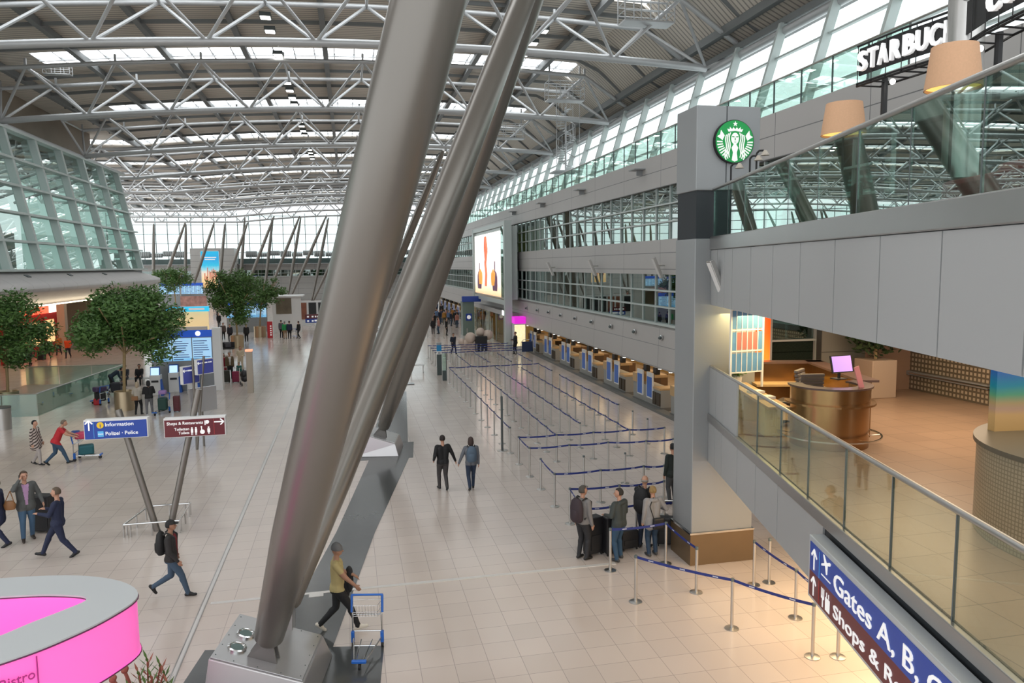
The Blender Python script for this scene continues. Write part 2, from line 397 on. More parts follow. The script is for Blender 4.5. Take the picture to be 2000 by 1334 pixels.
for i in range(26):
    a = i*.45; z = .1+i*.17; d = Vector((cos(a), sin(a), 0)); e = Vector((-sin(a), cos(a), 0))
    s.add([Vector((0, 0, z))-e*.03, Vector((0, 0, z))+e*.03, d*.7+e*.17+Vector((0, 0, z)), d*.7-e*.17+Vector((0, 0, z)),
           Vector((0, 0, z+.04))-e*.03, Vector((0, 0, z+.04))+e*.03, d*.7+e*.17+Vector((0, 0, z+.04)), d*.7-e*.17+Vector((0, 0, z+.04))],
          [(0, 3, 2, 1), (4, 5, 6, 7), (0, 1, 5, 4), (1, 2, 6, 5), (2, 3, 7, 6), (3, 0, 4, 7)])
    q = d*.7+Vector((0, 0, z+.9)); r.tube(d*.7+Vector((0, 0, z)), q, .015, 5)
    if prev: r.tube(prev, q, .025, 6)
    prev = q
s.build('tread', M_truss, sp_); r.build('handrail', M_truss, sp_)
MB().box(-1.0, .9, -.9, .9, -.1, 0).build('landing', M_truss, sp_)
hg = MB()
for a in ((-.9, -.8), (.8, -.8), (.8, .8)): hg.tube((a[0], a[1], 0), (a[0], a[1], 4.9), .02, 5)
hg.build('hanger', M_truss, sp_)

# ================================================================ right-hand facade
wr = st(empty('wall_right')); FX = 13.9
Y0, Y1 = 17.5, 169
MB().box(FX, FX+.5, -2, Y1, 10.42, 11.9).build('upper_fascia', M_panel, wr)
MB().box(FX, FX+.5, Y0, Y1, 6.5, 8.07).build('middle_fascia', M_panel, wr)
s = MB(); s.add([(FX+.12, y, z) for y in (Y0, Y1) for z in (4.16,)]+[(FX, y, 4.0) for y in (Y0, Y1)]+[(FX-.1, y, 2.2) for y in (Y0, Y1)]+[(FX+.6, y, 2.2) for y in (Y0, Y1)]+[(FX+.6, y, 4.16) for y in (Y0, Y1)],
      [(0, 1, 3, 2), (2, 3, 5, 4), (4, 5, 7, 6), (6, 7, 9, 8), (8, 9, 1, 0), (0, 2, 4, 6, 8), (1, 9, 7, 5, 3)])
s.build('lower_fascia', M_panel2, wr)
MB().box(FX-.05, FX+.2, Y0, Y1, 4.16, 4.26).build('sill', M_frame, wr)
for z0, z1 in ((4.1, 4.2), (7.9, 8.05), (11.3, 11.5)): MB().box(FX+.5, 21, -2 if z0 > 10 else 14.5, Y1, z0-.1, z1-.1).build('floor_slab', M_grey, wr)
MB().box(FX+.6, 21, Y0, Y1, 2.75, 2.95).build('recess_ceiling', mat('recess_ceiling', (.20, .17, .12), .6), wr)
MB().box(19.6, 19.9, 14.5, Y1, 0, 2.8).build('recess_back', mat('ochre_wall', (.36, .25, .10), .6, noise=.15, nscale=.4), wr)
MB().box(20.8, 21, 14.5, Y1, 4.1, 11.3).build('inner_wall', mat('inner_wall_grey', (.22, .24, .22), .7, noise=.5, nscale=.35), wr)
gw = M_frame
def ribbon(idx, z0, z1, ya, yb, g, step=1.55, rows=3):
    wn = st(empty('window_%d' % idx))
    MB().box(FX+.16, FX+.18, ya, yb, z0, z1).build('glass', g, wn)
    f = MB(); y = ya
    while y < yb: f.box(FX+.1, FX+.22, y-.03, y+.03, z0, z1); y += step
    for i in range(1, rows):
        z = z0+(z1-z0)*i/rows; f.box(FX+.02, FX+.2, ya, yb, z-.035, z+.035)
    f.build('frame', gw, wn)
ribbon(1, 4.26, 6.5, Y0, 150, G_dark); ribbon(2, 8.07, 10.42, Y0, 150, G_dark)
# lit rooms glimpsed behind the ribbon windows
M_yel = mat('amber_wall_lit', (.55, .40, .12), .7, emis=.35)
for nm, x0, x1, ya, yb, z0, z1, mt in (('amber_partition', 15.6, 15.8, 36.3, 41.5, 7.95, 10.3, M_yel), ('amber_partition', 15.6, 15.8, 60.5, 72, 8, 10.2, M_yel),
        ('violet_screen', 15.4, 15.5, 34.8, 36.4, 4.3, 6.4, mat('violet_lit', (.30, .16, .50), .6, emis=.5)),
        ('inner_partition', 15.6, 15.8, 40.5, 44.5, 4.2, 6.2, mat('brown_partition', (.16, .10, .07), .7)),
        ('inner_partition', 16, 16.2, 47, 58, 4.2, 6.0, mat('green_partition', (.06, .12, .05), .7, noise=.6, nscale=1))):
    MB().box(x0, x1, ya, yb, z0, z1).build(nm, mt, wr)
# upper gallery window wall, leaning out
ww = st(empty('window_3')); XA, ZA, XB2, ZB = 17.4, 11.4, 19.3, 17.5
ww_g = MB(); ww_g.add([(XA, -2, ZA), (XA, 169, ZA), (XB2, 169, ZB), (XB2, -2, ZB)], [(0, 1, 2, 3)])
ww_g.build('glass', G_window, ww)
f = MB(); y = 4.2
while y < 169:
    f.add([(XA-.30, y-.09, ZA), (XA-.30, y+.09, ZA), (XA+.05, y+.09, ZA), (XA+.05, y-.09, ZA), (XB2-.35, y-.09, ZB), (XB2-.35, y+.09, ZB), (XB2+.05, y+.09, ZB), (XB2+.05, y-.09, ZB)],
          [(0, 3, 2, 1), (4, 5, 6, 7), (0, 1, 5, 4), (1, 2, 6, 5), (2, 3, 7, 6), (3, 0, 4, 7)]); y += BAY/4
f.build('mullion', M_frame, ww)
f = MB()
for t in (.02, .2, .38, .56, .74, .97):
    x = XA+(XB2-XA)*t; z = ZA+(ZB-ZA)*t; f.box(x-.12, x+.06, -2, 169, z-.04, z+.04)
f.build('transom', M_frame, ww)
MB().box(19.1, 20.4, -8, 169, 17.45, 17.75).build('eaves_panel', M_beam, wr)
# gallery balustrade
gb = st(empty('trim_4'))
MB().box(FX+.1, FX+.12, 17, 150, 11.9, 12.95).build('glass', G_green, gb)
MB().tube((FX+.11, -2, 12.98), (FX+.11, 150, 12.98), .03, 8).build('handrail', M_steel, gb, smooth=True)
f = MB(); y = 17
while y < 150: f.box(FX+.08, FX+.13, y-.012, y+.012, 11.9, 12.95); y += 1.55
f.build('glass_joint', M_framed, gb)
for i in range(9): # little lamps on the lower fascia
    px, py = [(1029, 602), (1050, 606), (1072, 610), (1096, 616), (1124, 622), (1156, 629), (1194, 638), (1240, 648), (1292, 660)][i]
    p = at_x(px, py, FX-.07)
    if i == 0: wl = empty('wall_light'); MB().lathe([(0.0, 0), (.13, 0), (.13, .04), (.09, .05), (.0, .05)], n=16).build('rim', M_chrome, wl); MB().ball((0, 0, .09), .075, n=12, k=8).build('lens', M_framed, wl); o = wl
    else: o = copy_tree(wl)
    o.location = p; o.rotation_euler = (0, -pi/2, 0)
    tag(o, 'small round chrome light on the grey fascia above the check-in desks', 'wall light', 'round lights along the lower fascia')
def floodlight(p, parent_x, label, sc=1):
    g = empty('floodlight', p, 0, label, 'floodlight', 'long tilted floodlights on the facade'); g.scale = (sc,)*3
    M = Matrix.Rotation(radians(-24), 3, 'Y')
    MB().cbox((0, 0, 0), (.16, .34, 1.25), M=M).build('lamp_body', M_steel, g, bevel=.02)
    MB().cbox(M @ Vector((-.085, 0, .02)), (.01, .27, 1.1), M=M).build('lamp_glass', M_white, g)
    MB().tube((0, 0, .12), (parent_x, .05, .12), .03, 8).build('bracket', M_steel, g)
for i, (px, py, w_) in enumerate([(1075, 525, 'leftmost'), (1157, 523, 'middle'), (1284, 523, 'rightmost')]):
    p = at_x(px, py, FX-.45); floodlight(p, .45, 'tilted steel floodlight on the facade band between the window rows, %s of three' % w_, .8)
for i, (px, py) in enumerate([(1243, 333), (1131, 372), (1055, 398), (1000, 414)]):
    p = at_x(px, py, FX-.3); g = empty('wall_bracket', p, 0, 'small grey bracket plate sticking out of the top fascia', 'bracket', 'bracket plates on the top fascia')
    MB().box(-.25, .3, -.4, .4, 0, .05).build('plate', M_grey, g); MB().box(0, .3, -.03, .03, -.25, 0).build('stay', M_grey, g)
# ================================================================ pillar with the round logo
PX0, PX1, PY0, PY1 = 7.56, 9.10, 15.6, 16.62
pl = st(empty('wall_pillar'))
MB().box(PX0, PX1, PY0, PY1, .77, 7.54).build('shaft', M_grey, pl, bevel=.02)
MB().box(PX0+.03, PX1-.03, PY0+.03, PY1-.03, 7.54, 8.6).build('dark_recess', M_joint, pl)
MB().box(PX0, PX1, PY0, PY1, 8.6, 10.44).build('capital', M_grey, pl, bevel=.02)
MB().box(8.27, 8.29, PY0-.004, PY0+.01, 8.6, 10.44).build('panel_joint', M_joint, pl)
MB().box(PX0-.03, PX1+.03, PY0-.03, PY1+.03, 0, .74).build('base_cladding', M_clad, pl)
MB().box(PX0-.045, PX1+.045, PY0-.045, PY1+.045, .74, .78).build('base_trim', M_chrome, pl)
# ================================================================ bridge, mezzanine and upper cafe deck (edge runs along D3)
D3 = Vector((.2449, .9695, 0)); N3 = Vector((-.9695, .2449, 0)); P3 = Vector((7.95, 15.6, 0))
def E3(s, off=0, z=0): return P3-D3*s+N3*off+Vector((0, 0, z))
S1 = 17.0
def edge_box(mb, s0, s1, o0, o1, z0, z1, mi=0):
    a = [E3(s0, o0), E3(s1, o0), E3(s1, o1), E3(s0, o1)]
    mb.prism([(p.x, p.y) for p in a], z0, z1, mi)
def slab(z0, z1): 
    a = E3(0, -.05); b = E3(S1, -.05); return [(a.x, a.y), (b.x, b.y), (24, b.y), (24, 17.4), (8.4, 17.4)]
ub = st(empty('ceiling_bridge')); 
MB().prism(slab(0, 0), 6.12, 7.46).build('slab', M_grey, ub)
MB().prism(slab(0, 0), 6.07, 6.115).build('soffit', mat('soffit_white', (.42, .40, .37), .6), ub)
MB().prism([(p[0], p[1]) for p in slab(0, 0)], 7.46, 7.5).build('deck_floor', mat('cafe_floor', (.20, .17, .14), .5), ub)
seams = [0, .62, 1.24, 1.86, 3.16, 4.45, 5.75, 7.05, 8.35, 9.66, 10.96, 12.26, 13.56, 14.86, S1]
for i in range(len(seams)-1):
    s = MB(); edge_box(s, seams[i]+.012, seams[i+1]-.012, -.04, .0, 6.06, 7.28); s.build('bridge_panel', M_bridge, ub)
s = MB(); edge_box(s, 0, S1, -.05, -.02, 6.1, 7.28); s.build('panel_backing', M_joint, ub)
s = MB(); edge_box(s, 0, S1, -.08, .03, 7.29, 7.58); s.build('steel_band', M_band, ub, bevel=.015)
def balustrade(idx, zb, zt, rail, joints, s0, g, off=-.03):
    b = st(empty('trim_%d' % idx))
    for i in range(len(joints)-1):
        s = MB(); edge_box(s, joints[i]+.01, joints[i+1]-.01, off-.02, off, zb-.02, zt); s.build('glass', g, b)
        s = MB(); edge_box(s, joints[i+1]-.01, joints[i+1]+.01, off-.022, off+.002, zb, zt); s.build('glass_joint', M_framed, b)
    MB().tube(E3(s0, off-.01, rail), E3(S1, off-.01, rail), .035, 12).build('handrail', M_steel, b, smooth=True)
balustrade(5, 7.58, 8.6, 8.62, [0.05, 1.3, 2.55, 3.8, 5.05, 6.3, 7.6, 8.9, 10.2, 11.5, 12.8, 14.1, 15.4, S1], 0, glass('balcony_glass', (.62, .78, .73), .17, .95))
lb = st(empty('floor_mezzanine'))
MB().prism(slab(0, 0), 2.62, 3.55).build('slab', M_grey, lb)
MB().prism(slab(0, 0), 2.5, 2.62).build('soffit', mat('low_soffit', (.45, .42, .38), .6), lb)
MB().prism([(p[0], p[1]) for p in slab(0, 0)], 3.55, 3.6).build('deck_floor', M_brown, lb)
sm2 = [0, .62, 1.24, 2.5, 3.75, 5.0, 6.95]
s = MB(); edge_box(s, 0, S1, -.05, .03, 3.4, 3.58); s.build('steel_band', M_band, lb, bevel=.012)
for i in range(len(sm2)-1):
    s = MB(); edge_box(s, sm2[i]+.01, sm2[i+1]-.01, -.04, .0, 2.45, 3.39); s.build('fascia_panel', M_bridge, lb)
s = MB(); edge_box(s, 0, S1, -.06, -.03, 2.46, 3.4); s.build('panel_backing', M_joint, lb)
for i, (a, b_) in enumerate(((0.0, .62), (.62, 1.24), (1.24, 2.36))):
    s = MB(); edge_box(s, a+.008, b_-.008, -.05, -.01, 3.58, 4.66); s.build('parapet_panel', M_bridge, lb)
balustrade(6, 3.58, 4.62, 4.66, [2.38, 3.67, 4.97, 6.23, 7.54, 8.81, 10.09, 11.38, 12.7, 14, 15.4, S1], 0, G_clear)
# walls at the back of the mezzanine
wb = st(empty('wall_back_mezzanine'))
M_gg = lines_mat('grey_green_panel', (.24, .24, .21), (.08, .08, .07), gx=1.3, gz=1.05, w=.02, rough=.45, offs=(.2, 0, 3.6))
MB().box(10.3, 13.3, 17.5, 17.7, 3.6, 5.0).build('low_wall', M_gg, wb)
MB().box(13.2, 14.6, 17.1, 17.3, 3.6, 6.07).build('tan_wall', mat('tan_wall', (.34, .22, .15), .5), wb)
MB().box(11.9, 13.2, 17.2, 17.4, 3.6, 6.07).build('grey_wall', M_gg, wb)
MB().box(14.5, 14.62, 2, 17.1, 3.6, 4.7).build('perforated_parapet', lines_mat('perforated_metal', (.42, .36, .27), (.12, .10, .07), gy=.12, gz=.12, w=.05, rough=.5), wb)
MB().tube((14.4, 2, 4.05), (14.4, 17, 4.05), .025, 8).build('low_rail', M_chrome, wb, smooth=True)
MB().box(20, 20.2, -1.5, 17.2, 3.6, 6.07).build('far_wall', mat('taupe_wall', (.30, .27, .22), .6), wb)
MB().box(9.2, 19.8, 17.5, 17.52, 3.6, 6.0).build('glass', G_dark, wb)
f = MB()
for x in (9.3, 10.6, 11.9): f.box(x-.03, x+.03, 17.42, 17.5, 3.6, 6.07)
f.box(9.2, 13, 17.4, 17.46, 4.95, 5.0); f.build('frame', M_frame, wb)
# ================================================================ far end of the hall
ew = st(empty('wall_end')); YE = 170
M_ew = lines_mat('end_wall_panel', (.42, .41, .39), (.2, .2, .2), gx=3.6, gz=1.2, w=.05, rough=.5)
MB().box(-50, 16, YE, YE+.4, 0, 5.2).build('lower_wall', M_ew, ew)
MB().box(-50, 16, YE, YE+.4, 6.5, 7.8).build('upper_wall', M_ew, ew)
MB().box(-50, 16, YE-2.5, YE+6, 7.75, 7.9).build('gallery_floor', M_grey, ew)
MB().box(-50, 16, YE+2.5, YE+2.8, 4, 7.7).build('inner_wall', mat('end_inner', (.10, .12, .11), .7), ew)
wn = st(empty('window_4')); MB().box(-50, 16, YE+.1, YE+.12, 5.2, 6.5).build('glass', G_dark, wn)
f = MB(); x = -50
while x < 16: f.box(x-.05, x+.05, YE, YE+.15, 5.2, 6.5); x += 1.55
f.box(-50, 16, YE-.02, YE+.1, 5.8, 5.87); f.box(-50, 16, YE-.1, YE, 5.1, 5.22); f.build('frame', M_frame, wn)
wn = st(empty('window_5')); MB().box(-50, 20, YE+6, YE+6.02, 8.6, 19).build('glass', G_window, wn)
f = MB(); x = -50
while x < 20: f.box(x-.07, x+.07, YE+5.8, YE+6, 7.9, 19); x += 2.4
for z in (10.4, 12.4, 14.4, 16.4, 18.4): f.box(-50, 20, YE+5.7, YE+5.9, z-.06, z+.06)
f.build('frame', M_framed, wn)
MB().box(-50, 20, YE+1, YE+1.1, 7.9, 9.0).build('gallery_screen', mat('gallery_screen', (.10, .15, .14), .4), ew)
for i in range(26):
    x = -46+i*2.35
    if -33 < x < -21: continue
    r_ = .42+.12*((i*7) % 3); d = empty('air_duct', (x, YE-.4, 9.75+.18*((i*5) % 3)), 0, 'fat ribbed ventilation pipe along the far gallery', 'duct', 'ventilation pipes on the far gallery')
    MB().tube((-1.1, 0, 0), (1.1, 0, 0), r_, 12).build('pipe', M_beam, d, smooth=True)
    s = MB()
    for k in range(5): s.tube((-.9+k*.42, 0, 0), (-.82+k*.42, 0, 0), r_+.06, 12)
    s.build('rib', M_frame, d); MB().box(-.05, .05, -.05, .05, -(9.75-7.9+.18*((i*5) % 3)), -r_+.02).build('support', M_framed, d)
bw = st(empty('wall_end_block')); a, b = -31.4, -22.9
MB().box(a, b, YE-6, YE-.1, 0, 11.1).build('block', M_ew, bw)
M_beach = ramp_mat('beach_poster', [(0, (.75, .42, .15)), (.25, (.80, .58, .32)), (.42, (.70, .62, .50)), (.5, (.30, .55, .60)), (.62, (.03, .42, .62)), (.8, (.02, .30, .60)), (1, (.01, .38, .62))], 2, 0, 6.7, .4, emis=.75, noise=.12)
q = empty('beach_poster', (-27.6, YE-6.15, 2.9), 0, 'tall lit beach poster with blue sky hanging on the far wall block', 'poster'); q.scale = (1.12, 1, 1.13)
MB().box(-1.55, 1.55, 0, .12, 0, 6.7).build('poster_panel', M_beach, q)
f = MB(); f.box(-1.65, -1.55, -.03, .12, -.1, 6.8); f.box(1.55, 1.65, -.03, .12, -.1, 6.8); f.box(-1.65, 1.65, -.03, .12, 6.7, 6.8); f.box(-1.65, 1.65, -.03, .12, -.1, 0); f.build('frame', M_white, q)
f = MB(); rr = random.Random(3)
for i in range(9): f.tube((-1+i*.25+rr.uniform(-.1, .1), -.02, .9+rr.random()), (-1+i*.25, -.02, 2.2+rr.random()*1.6), .05+.06*rr.random(), 6)
f.build('printed_bottles', mat('poster_figures', (.65, .20, .12), .5, emis=.3), q)
f = MB()
for z, w_ in ((5.6, 1.1), (5.25, .9)): f.box(-w_, w_, -.012, 0, z-.08, z+.08)
f.build('printed_lines', M_wtext, q)
# ================================================================ left glazed volume with its canopy
wl_ = st(empty('wall_left')); LY0, LY1 = 20, 78
def lx(z): return -19.35-(z-7)*.19
wn = st(empty('window_6')); LZ = [7.0, 8.75, 10.5, 12.25, 14.0, 15.9]
g = MB(); g.add([(lx(7), LY0, 7), (lx(7), LY1, 7), (lx(15.9), LY1, 15.9), (lx(15.9), LY0, 15.9)], [(0, 1, 2, 3)])
g.add([(lx(7), LY1, 7), (-30, LY1+1.5, 7), (-30, LY1+1.5, 15.9), (lx(15.9), LY1, 15.9)], [(0, 1, 2, 3)])
g.build('glass', G_left, wn)
f = MB(); y = LY0
while y < LY1+.2:
    a0, a1 = lx(7), lx(15.9)
    f.add([(a0-.05, y-.17, 7), (a0-.05, y+.17, 7), (a0+.45, y+.17, 7), (a0+.45, y-.17, 7), (a1-.05, y-.17, 15.9), (a1-.05, y+.17, 15.9), (a1+.45, y+.17, 15.9), (a1+.45, y-.17, 15.9)],
          [(0, 3, 2, 1), (4, 5, 6, 7), (0, 1, 5, 4), (1, 2, 6, 5), (2, 3, 7, 6), (3, 0, 4, 7)]); y += 4.75
f.build('mullion', M_frame, wn)
f = MB()
for z in LZ: f.box(lx(z)-.1, lx(z)+.5, LY0, LY1+.3, z-.07, z+.07)
f.build('transom', M_frame, wn)
MB().box(-31, -30.8, LY0, 80, 4.5, 10.5).build('inner_wall', mat('left_inner', (.50, .55, .52), .7, noise=.5, nscale=.25), wl_)
MB().box(-31, -19.3, LY0, LY1, 6.6, 6.9).build('inner_floor', M_grey, wl_)
s = MB(); y = 34
while y < 78: 
    for z0 in (15.4,): s.tube((-29, y, 13), (-21.6, y, 15.8), .12, 6); s.tube((-29, y, 15.8), (-21.6, y, 15.8), .12, 6)
    y += 3.8
s.build('inner_strut', M_truss, wl_)
cn = MB(); prof = [(-19.3, 6.98), (-18.1, 6.30), (-17.88, 6.12), (-17.82, 5.92), (-17.92, 5.72), (-18.2, 5.6), (-19.6, 4.75), (-22.5, 4.45), (-22.5, 6.98)]
n = len(prof); tip = LY1+2.5
vs = [(x, LY0, z) for x, z in prof]+[(x, LY1-4, z) for x, z in prof]+[(min(x, -18.3) if True else x, tip, 5.9+(z-5.9)*.55) for x, z in prof]
cn.add(vs, [(j*n+i, (j+1)*n+i, (j+1)*n+(i+1) % n, j*n+(i+1) % n) for j in (0, 1) for i in range(n)]+[tuple(range(n)), tuple(range(2*n, 3*n))[::-1]])
cn.build('canopy', lines_mat('canopy_panel', (.56, .54, .53), (.30, .29, .28), gy=2.42, w=.035, rough=.4), wl_, smooth=True)
MB().box(-19.32, -19.22, 25, 68, 4.70, 4.78).build('light_strip', mat('strip_glow', (1, .86, .62), .4, emis=5), wl_)
wj = empty('canopy_vent'); MB().cbox((0, 0, 0), (.28, .5, .06), M=Matrix.Rotation(radians(30), 3, 'Y')).build('grille', M_framed, wj)
for i, y in enumerate((50, 57, 64.5)):
    o = wj if i == 0 else copy_tree(wj); o.location = (-18.7, y, 6.66)
    tag(o, 'small dark slot vent in the curved white canopy', 'vent', 'slot vents in the canopy')
# shops under the canopy
ws = st(empty('wall_shops'))
M_shop = mat('shop_wall_brown', (.30, .22, .15), .5, noise=.2, nscale=.5)
MB().box(-29.2, -29, 20, 92, 0, 4.6).build('shop_back', M_shop, ws)
MB().box(-29, -20, 79.5, 79.8, 0, 4.8).build('shop_end_wall', mat('shop_tan', (.42, .33, .24), .5), ws)
for y in (40, 50, 60, 70): MB().box(-24.2, -23.6, y, y+.6, 0, 4.6).build('shop_pier', mat('pier_beige', (.45, .40, .34), .5), ws)
sh = empty('shop_front', (-25.4, 69, 0), 0, 'red shop front with a glowing red and white sign under the canopy at left', 'shop')
MB().box(0, .3, -7, 6, 0, 3.4).build('red_wall', mat('shop_red', (.50, .015, .015), .45), sh)
MB().box(.3, .45, -6, 1.5, 3.4, 4.0).build('red_sign', mat('red_glow', (1, .10, .05), .4, emis=2.2), sh)
MB().box(.3, .45, 1.7, 5.5, 3.4, 4.0).build('white_sign', mat('cream_glow', (1, .92, .80), .4, emis=2.0), sh)
s = MB()
for y in (-5, -2, 1): s.box(.3, .34, y, y+1.8, .9, 2.8)
s.build('display_window', mat('shop_window_glow', (1, .62, .28), .4, emis=1.1), sh)
o = MB().box(-26, -20.2, 60.5, 60.9, 2.2, 2.5).build('floor_reflector', M_shop, ws); bpy.data.objects.remove(o)
# ================================================================ plinths and leaning columns
M_pl = mat('plinth_metal', (.50, .49, .49), .3, .75, noise=.04, nscale=1)
def plinth(c, label):
    """wedge box: high on the left, low on the right; turned along the dark strip"""
    p = empty('column_plinth', (c[0], c[1], 0), -radians(9.7), label, 'plinth', 'wedge shaped plinths under leaning columns')
    W, L = 1.46, 1.52; hl, hr, sk = .9, .45, .13; x0, x1, y0, y1 = -W/2, W/2, -L/2, L/2
    b = MB(); b.add([(x0-sk, y0-sk, 0), (x1+sk, y0-sk, 0), (x1+sk, y1+sk, 0), (x0-sk, y1+sk, 0), (x0, y0, hl), (x1, y0, hr), (x1, y1, hr), (x0, y1, hl)],
                    [(0, 3, 2, 1), (0, 1, 5, 4), (1, 2, 6, 5), (2, 3, 7, 6), (3, 0, 4, 7), (4, 5, 6, 7)])
    b.build('body', M_pl, p, bevel=.02)
    ang = atan2(hl-hr, W)
    def top(x, y, h=0): return Vector((x, y, hl+(x-x0)*(hr-hl)/W+h))
    e = .025
    b = MB(); b.add([top(x0+.02, y0+.02, .003), top(x1-.02, y0+.02, .003), top(x1-.02, y1-.02, .003), top(x0+.02, y1-.02, .003), top(x0+.02, y0+.02, e), top(x1-.02, y0+.02, e), top(x1-.02, y1-.02, e), top(x0+.02, y1-.02, e)],
                    [(0, 3, 2, 1), (0, 1, 5, 4), (1, 2, 6, 5), (2, 3, 7, 6), (3, 0, 4, 7), (4, 5, 6, 7)]); b.build('lid', mat('lid_metal', (.52, .52, .52), .28, .8, noise=.03), p, bevel=.006)
    M = Matrix.Rotation(ang, 3, 'Y')
    b = MB()
    for i in range(5):
        for x in (x0+.07, x1-.07): b.ball(top(x, y0+.12+(L-.24)*i/4, e), .012, n=8, k=4)
    for i in range(1, 4):
        for y in (y0+.07, y1-.07): b.ball(top(x0+W*i/4, y, e), .012, n=8, k=4)
    b.build('screw', M_framed, p)
    for y in (y1-.62, y1-1.08):
        c_ = top(x0+.30, y, e); s = MB(); s.lathe([(.10, 0), (.155, .0), (.155, .03), (.125, .04), (.10, .02)], n=24)
        s.v = [tuple(M @ Vector(v)+c_) for v in s.v]; s.build('spot_rim', M_chrome, p, smooth=True)
        s = MB(); s.lathe([(.0, .018), (.105, .018), (.10, .026), (.0, .026)], n=20); s.v = [tuple(M @ Vector(v)+c_) for v in s.v]; s.build('spot_lens', mat('spot_lens', (.12, .18, .17), .15), p)
    return p
cA0 = Vector((-1.62, 12.0, 0)); 
pc = plinth((-1.50, 12.62), 'big steel wedge plinth with two round spotlights in the foreground')
plinth((.90, 28.5), 'steel wedge plinth farther away, behind the cart man, with a pink sheen')
def leaning(base, thru, ztop, rb, rm, label, name='leaning_column', foot=True, group=None):
    base = Vector(base); d = (Vector(thru)-base).normalized(); top = base+d*((ztop-base.z)/d.z); L = (top-base).length
    c = empty(name, (0, 0, 0), 0, label, 'column', group)
    MB().spindle(base+d*.42, top, [(0, rb*.8), (.004, rb), (.12, rb*.45+rm*.55), (.3, rm*.93), (.5, rm), (.7, rm*.93), (.88, rb*.45+rm*.55), (.985, rb), (1, rb*.6)], 40).build('shaft', M_colp, c, smooth=True)
    if foot:
        s = MB(); a = d.cross(Vector((0, 1, 0))).normalized() if True else d
        for o_ in (-.09, .09):
            n_ = Vector((.97, -.17, 0)); q = base+Vector((-.17, -.98, 0))*o_
            s.add([q-n_*.26+Vector((0, 0, .06)), q+n_*.26+Vector((0, 0, -.12)), q+d*.5+n_*.07, q+d*.5-n_*.12]+[v+Vector((-.17, -.98, 0))*.035 for v in (q-n_*.26+Vector((0, 0, .06)), q+n_*.26+Vector((0, 0, -.12)), q+d*.5+n_*.07, q+d*.5-n_*.12)],
                  [(0, 1, 2, 3), (4, 7, 6, 5), (0, 4, 5, 1), (1, 5, 6, 2), (2, 6, 7, 3), (3, 7, 4, 0)])
        s.build('fork_foot', mat('foot_metal', (.30, .29, .28), .4, .7), c)
    return c
leaning(at_z(515, 1285, .66), at_y(838, 0, 8.7), 17.3, .235, .42, 'thickest leaning column, foreground left of the pair')
leaning(at_z(545, 1230, .62), at_y(1022, 0, 20.1), 17.3, .19, .35, 'leaning column just right of the thickest one, on the same plinth')
leaning(at_z(742, 853, .62), at_y(876, 467, 24.9), 17.3, .22, .41, 'leaning column on the farther plinth, half hidden by the pale one')
leaning(at_z(742, 845, .62), at_y(925, 270, 36), 17.3, .2, .32, 'leaning column hidden behind the pair, rising from the farther plinth', foot=False)
p = at_z(725, 645); MB_ = None
leaning((p.x, p.y, .2), at_z(863, 301, 16.9), 17.2, .2, .40, 'slim far column with pink sheen seen between the two big ones', foot=False)
leaning((p.x-.2, p.y, .2), at_z(806, 340, 16.9), 17.2, .2, .34, 'slim pale far column right beside the thickest one', foot=False)
fd = empty('column_plinth', (p.x, p.y, 0), 0, 'small far plinth under the two slim columns', 'plinth'); MB().box(-.9, .9, -1, 1, 0, .35).build('body', M_pl, fd, bevel=.05)
p = at_z(797, 750); 
o = MB().box(p.x-.35, p.x+.35, p.y-.3, p.y+.3, 0, .04).build('trim_7', M_strip); st(o)
for i, (px, tx, tx2) in enumerate([(608, 643, 690), (560, 588, 637), (514, 533, 584), (467, 478, 533), (425, 440, 485), (362, 363, 418), (300, 300, 360)]):
    b = at_y(px, 600, 152); b.z = 0
    for nm, t, sl in (('steep', tx, 0), ('slanting', tx2, 1)):
        leaning(b+Vector((.2*sl, 0, 0)), at_y(t, 419+(643-tx)*.06, 152-4*sl), 15.4 if i > 3 else 16.6, .15, .30, 'far pale %s strut of a V column, pair %d from the right' % (nm, i+1) if False else 'far pale strut in the row of V shaped columns before the end wall', 'far_column', False, 'struts of the V columns at the far end')
# ================================================================ billboard frame on the right facade
bb = empty('billboard', (12.7, 60, 0), 0, 'huge lit drinks advert in a tall steel frame on the right facade', 'billboard')
f = MB(); f.box(-.3, .3, .0, .5, 0, 10.6); f.box(-.2, .2, 16.3, 16.9, 3.4, 10.6); f.box(-.2, .2, .3, 16.5, 10.25, 10.6); f.box(-.1, .1, .3, 16.5, 3.7, 4.1); f.build('frame', M_frame, bb)
M_ad = ramp_mat('advert_print', [(0, (.85, .50, .28)), (.10, (.95, .72, .45)), (.2, (.98, .85, .72)), (.5, (1, .93, .86)), (1, (1, .95, .90))], 2, 4.3, 9.9, .4, emis=1.25, noise=.05)
MB().box(-.14, .0, 2.6, 15.6, 4.3, 9.9).build('lit_panel', M_ad, bb)
MB().box(.02, .9, .6, 16.2, 4.15, 10.2).build('back_box', M_frame, bb)
MB().box(-.13, -.1, .55, 2.4, 4.3, 10.2).build('side_glass', G_dark, bb)
f = MB()
for yc, h in ((12.9, 2.5), (5.0, 2.6)):
    f.lathe([(.0, 0), (1.0, 0), (1.15, .5), (1.1, 1.2), (.75, 1.6), (.22, 1.75), (.2, h), (.0, h)], c=(-.16, yc, 4.75), n=16, sx=.05)
f.build('printed_bottle', mat('bottle_print', (.20, .08, .16), .4, emis=.3), bb)
f = MB()
for yc in (12.2, 5.6): f.lathe([(.0, 0), (.9, 0), (1.1, .6), (1.0, 1.1), (.0, 1.5)], c=(-.19, yc, 5.2), n=16, sx=.04)
f.build('printed_label', mat('orange_print', (.95, .42, .06), .4, emis=.7), bb)
